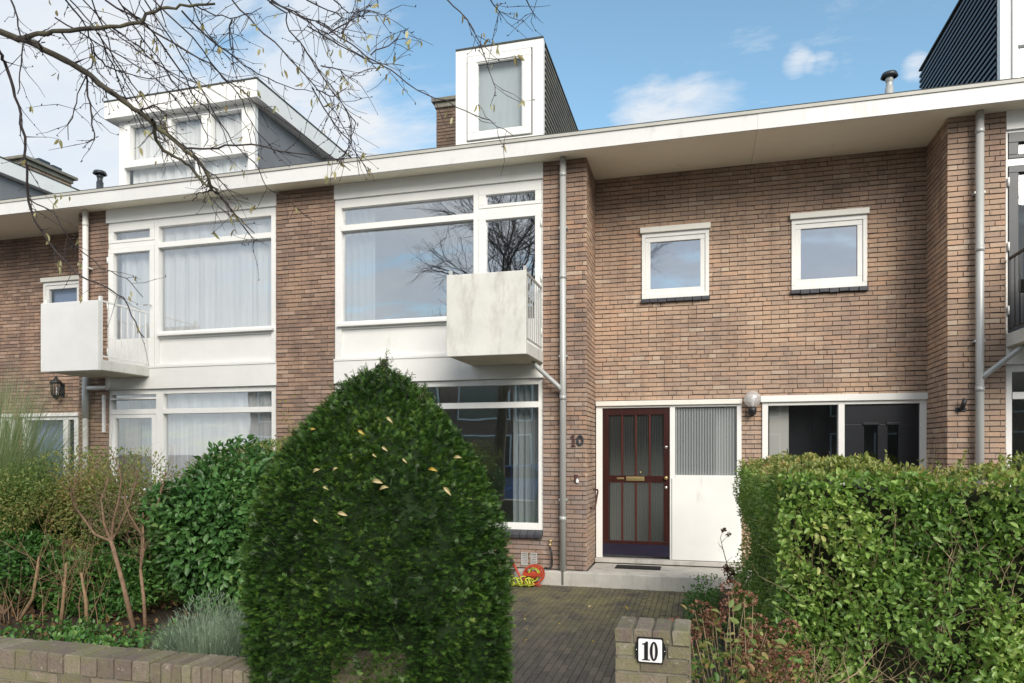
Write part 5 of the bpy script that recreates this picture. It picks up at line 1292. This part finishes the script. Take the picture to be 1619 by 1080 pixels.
branch(limb, [(38, 60), (60, 53), (95, 49), (140, 45), (190, 42), (222, 36), (240, 20), (265, 12), (300, 10), (340, 6)], 4.2, 2, Yb, -6.0, 16)
branch(limb, [(240, 190), (245, 202), (247, 222), (258, 238), (280, 250), (300, 262), (325, 292), (345, 300)], 3.8, 1.6, -5.95, -5.6, 12)
branch(tw, [(334, 301), (325, 303), (310, 308), (304, 318)], 1.8, .9, -5.6, -5.6, 0)
branch(tw, [(334, 301), (345, 306), (360, 322), (372, 340), (395, 362), (402, 370)], 1.8, .7, -5.6, -5.5, 6, .5)
branch(tw, [(290, 235), (330, 235), (372, 230), (410, 230), (450, 240), (510, 250), (545, 250)], 2, .9, -5.8, -5.3, 12, .2)
branch(tw, [(-30, 20), (0, 83), (7, 97), (21, 139), (33, 180), (40, 235), (43, 277), (45, 319), (55, 350), (70, 372), (90, 400), (120, 432), (170, 455), (195, 470), (215, 510), (228, 534)], 2.8, .9, -6.3, -5.5, 26, .35)
branch(tw, [(45, 315), (85, 335), (107, 373), (118, 388), (160, 425), (200, 440), (226, 470)], 1.3, .7, -5.9, -5.5, 12, .3)
branch(tw, Z1([(50, 0), (80, 80), (105, 200), (90, 330), (80, 430)]), 1.6, .8, -6.3, -6.2, 12, .1)
branch(tw, Z1([(390, 330), (400, 440), (420, 540), (430, 640), (392, 648)]), 1.8, .9, -6.0, -6.0, 12, .2)
branch(tw, Z1([(395, 345), (350, 470), (310, 570), (312, 640)]), 1.1, .6, -6.0, -6.0, 4)
branch(tw, Z1([(415, 200), (425, 280), (400, 340)]), 1.6, 1, -6.0, -6.0, 3)
fans = [
 [(300, 0), (350, 60), (400, 130), (430, 240), (445, 330), (500, 380)], [(320, 0), (420, 110), (520, 260), (640, 430), (760, 600), (860, 720), (960, 900), (1060, 1000)],
 [(380, 0), (500, 130), (640, 240), (780, 330), (900, 380), (1010, 500)], [(480, 0), (650, 110), (800, 200), (960, 290), (1090, 400), (1200, 490), (1330, 580), (1480, 690), (1600, 780)],
 [(660, 0), (740, 120), (830, 260), (900, 380), (980, 520), (1060, 650), (1160, 740), (1220, 860), (1300, 900), (1440, 1015)], [(700, 0), (880, 170), (1000, 330), (1080, 420), (1150, 560), (1260, 700)],
 [(830, 50), (960, 180), (1070, 260), (1180, 340), (1300, 390), (1430, 420)], [(1060, 90), (1050, 180), (1060, 260), (1075, 330)], [(900, 30), (960, 60), (1050, 85), (1150, 60), (1195, 35)],
 [(1060, 0), (1170, 120), (1290, 230), (1400, 350), (1480, 450), (1550, 550), (1617, 650), (1640, 800)], [(1220, 0), (1400, 90), (1540, 190), (1660, 260)], [(1230, 10), (1310, 60), (1320, 140), (1390, 220), (1450, 310), (1540, 430), (1600, 560), (1580, 700), (1540, 740)],
 [(1240, 0), (1340, 50), (1460, 100), (1617, 190)], [(540, 0), (620, 130), (720, 260), (830, 420), (920, 560), (950, 640), (930, 670)], [(420, 0), (470, 120), (520, 280), (600, 420), (700, 560), (760, 640)],
 [(560, 30), (700, 150), (820, 320), (900, 460), (1000, 560), (1060, 700)], [(250, 80), (400, 170), (560, 260), (700, 350), (800, 450), (870, 560)], [(450, 150), (520, 300), (560, 420), (640, 560), (700, 640)],
 [(430, 240), (480, 300), (560, 330), (680, 360), (790, 340)], [(860, 0), (930, 130), (1020, 240), (1120, 330)], [(1400, 0), (1540, 60), (1617, 100)], [(1560, 150), (1617, 60), (1640, 40)],
 [(600, 190), (700, 280), (840, 380), (940, 440), (960, 560)], [(760, 600), (860, 680), (960, 790), (1040, 850)], [(640, 500), (700, 480), (760, 520), (730, 560)], [(900, 720), (960, 840), (1040, 940), (1130, 1060), (1170, 1100)]]
for i, f_ in enumerate(fans):
    branch(tw, Z1(f_), 1.35 if i % 3 else 1.7, .65, -6.2+rb.uniform(0, .5), -5.7+rb.uniform(0, .9), 9+len(f_), .12)
f2 = [[(0, 100), (160, 200), (270, 280), (380, 350), (500, 430), (640, 490), (760, 540), (860, 590), (900, 620)], [(-40, 120), (170, 240), (260, 290), (400, 300)], [(590, -10), (690, 90), (750, 200), (780, 290), (810, 380), (818, 430)],
      [(790, -10), (850, 75)], [(955, -10), (1000, 85)], [(60, 150), (180, 80), (250, 50), (330, 70)], [(250, 250), (330, 210), (380, 160), (410, 130)], [(0, 410), (80, 440), (140, 400)],
      [(-30, 260), (60, 400), (130, 490), (180, 560), (160, 660), (110, 720)], [(-20, 400), (60, 530), (150, 640), (210, 740), (250, 810)], [(80, 0), (150, 60), (250, 50)], [(20, 300), (110, 320), (170, 370)]]
for f_ in f2: branch(tw, Z2(f_), 1.3, .6, -5.9+rb.uniform(0, .3), -5.6+rb.uniform(0, .6), 5+len(f_), .35)
# trunk and the crown above and behind the view, seen only in the windows
mb = MB(); mb.tube([(-4.75, -7.0, -.15), (-4.72, -7.0, .3), (-4.7, -7.02, 1.8), (-4.6, -7.05, 3.2), (-4.5, -7.1, 4.4)], [.20, .15, .13, .12, .10], 16); mb.build('trunk', 'bark_limb', TT)
limb.tube([(-4.62, -7.04, 2.9), (-4.3, -6.8, 3.5), p0+(p0-at(0, 50, Yb))*.6, at(-60, 30, Yb)], [.07, .05, .035, .024], 12, caps=False)
limb.build('limbs', 'bark_limb', TT, recalc=False)
def inview(p):
    X_, Y_ = p.x, p.y+DCAM; zc = -X_*ST*0+Y_*CT-X_*ST; xc = X_*CT+Y_*ST
    if zc < .1: return False
    u = xc/zc; v = (p.z-ZC)/zc; return abs(u) < .76 and -.4 < v < .68
def grow(p, d, ln_, r, lev):
    pts = [p.copy()]; rd = [r]
    for i in range(4):
        d = (d+Vector((rb.gauss(0, .16), rb.gauss(0, .16), rb.gauss(.02, .13)))).normalized(); p = p+d*ln_/4; 
        if inview(p): return
        pts.append(p.copy()); rd.append(r*(1-.12*(i+1)))
        if lev < 5 and i > 0:
            for _ in range(2 if lev > 1 else 1): grow(p, (d+Vector((rb.gauss(0, .55), rb.gauss(0, .55), rb.gauss(.05, .4)))).normalized(), ln_*rb.uniform(.55, .8), r*.5, lev+1)
    tw.tube(pts, rd, 5, caps=False)
    if lev == 5 and rb.random() < .3: cat_pts.append(p.copy())
for k, d in enumerate(((.5, -.5, 1), (-.4, -.2, 1), (.9, -.8, .9), (.2, -1, 1), (.7, -.1, 1.2), (1.0, -.4, .6))):
    grow(Vector((-4.5, -7.1, 4.2)), Vector(d).normalized(), 2.3, .06, 1)
tw.build('twigs', 'twig_dark', TT, recalc=False)
fixed = [(90, 14), (78, 0), (222, 62), (165, 12), (408, 74), (416, 76), (420, 102), (442, 18), (335, 133), (350, 130), (375, 150), (218, 150), (225, 158), (259, 192), (262, 200), (258, 185), (246, 256), (222, 234), (92, 312), (100, 305), (108, 308), (87, 308), (70, 366), (73, 372), (76, 380), (472, 262), (514, 280), (330, 312), (368, 340), (372, 345), (365, 335), (391, 348), (203, 465), (217, 512), (469, 326), (643, 47), (648, 58), (613, 118), (618, 122), (711, 178), (716, 182), (778, 104), (728, 20), (592, 26), (565, 30), (520, 128), (536, 160), (548, 62), (204, 460)]
for x, y in fixed:
    for _ in range(1): cat_pts.append(at(x+rb.uniform(-3, 3), y+rb.uniform(-3, 3), rb.uniform(-6, -5.5)))
CP = np.array([tuple(c) for c in cat_pts])
leaves('hanging_leaves', CP, np.tile([0, 0, -1.], (len(CP), 1)), .045, .34, 'leaf_catkin', TT, .35)

# ------------------------------------------------------------------ across the street (seen in the windows)
def far_house(x0, x1, label, mirror):
    T = thing('opposite_house', ((x0+x1)/2, -27, -.1), label, 'house', 'brick houses across the street')
    mb = MB(); mb.box(x0, x1, -34, -27, -.1, 6.3); mb.build('wall', 'brick_far', T)
    mb = MB(); mb.box(x0-.0, x1, -34.3, -26.5, 6.301, 6.6); mb.build('roof', 'fascia_paint', T)
    xs = [x0+.6, x0+3.9] if not mirror else [x0+.8, x0+2.8]
    for a, w in ((xs[0], 3.0 if not mirror else .9), (xs[1], .9 if not mirror else 3.0)):
        for z0, z1 in ((.7, 2.6), (3.4, 5.4)):
            mb = MB(); bars(mb, a, a+w, z0, z1, -27.0, -26.93, .08, .08, .08, .08); f_ = mb.build('window', 'white_paint', T)
            mb = MB(); mb.box(a+.08, a+w-.08, -26.98, -26.96, z0+.08, z1-.08); mb.build('pane', 'pane_far', f_)
simple('brick_far', (.24, .16, .12), .9, .2, 8, .3); simple('pane_far', (.03, .035, .04), .1, .1, 2)
k = 0; nm = ['leftmost', 'second from left', 'third from left', 'fourth from left', 'fifth from left', 'third from right', 'second from right', 'rightmost']
for x in (-26, -19.7, -13.4, -7.1, -.8, 5.5, 11.8, 18.1):
    far_house(x, x+6.28, 'low brown brick house across the street, '+nm[k]+' of the row', k % 2); k += 1
# parked car
T = thing('parked_car', (-6.3, -14.2, -.25), 'dark blue parked hatchback reflected in the ground floor window', 'car')
def car(T, cx, cy):
    body = [(-2.1, .35), (-2.12, .62), (-1.95, .82), (-1.2, .95), (-.55, 1.40), (.95, 1.46), (1.75, 1.02), (2.08, .92), (2.12, .55), (2.05, .30)]
    n = len(body); mb = MB()
    def ring_(y, k, top): return [(cx+x, cy+y*(k if z < 1.0 else k*top), -.25+z) for x, z in body]
    rows = [ring_(-.88, 1, .82), ring_(.88, 1, .82)]
    mb.face(rows[0]); mb.face(rows[1][::-1])
    for i in range(n): mb.face([rows[0][i], rows[1][i], rows[1][(i+1) % n], rows[0][(i+1) % n]])
    b = mb.build('body', 'car_paint', T, bevel=.06)
    for y, s in ((.80, 1), (-.80, -1)):
        mb = MB(); mb.prism([(cx-1.0, .73), (cx-.45, 1.10), (cx+.15, 1.14), (cx+.15, .75)], cy+y-.01, cy+y+.01); mb.prism([(cx+.2, .75), (cx+.2, 1.14), (cx+.85, 1.12), (cx+1.35, .8)], cy+y-.01, cy+y+.01); mb.build('side_window', 'pane_far', T)
    for x in (-1.35, 1.35):
        for y in (-.84, .84):
            mb = MB(); mb.lathe([(0, cy+y-.1), (.31, cy+y-.1), (.33, cy+y-.05), (.33, cy+y+.05), (.31, cy+y+.1), (0, cy+y+.1)], cx+x, .08, 24, axis='Y'); w = mb.build('wheel', 'car_black', T)
            mb = MB(); mb.lathe([(0, cy+y+.105), (.2, cy+y+.107), (.21, cy+y+.095)], cx+x, .08, 12, axis='Y'); mb.build('rim', 'chrome', w)
    for y in (-.6, .6):
        mb = MB(); mb.box(cx-2.14, cx-2.05, cy+y-.18, cy+y+.18, .32, .45); mb.build('headlight', 'enamel_white', T, bevel=.02)
car(T, -6.3, -14.2)
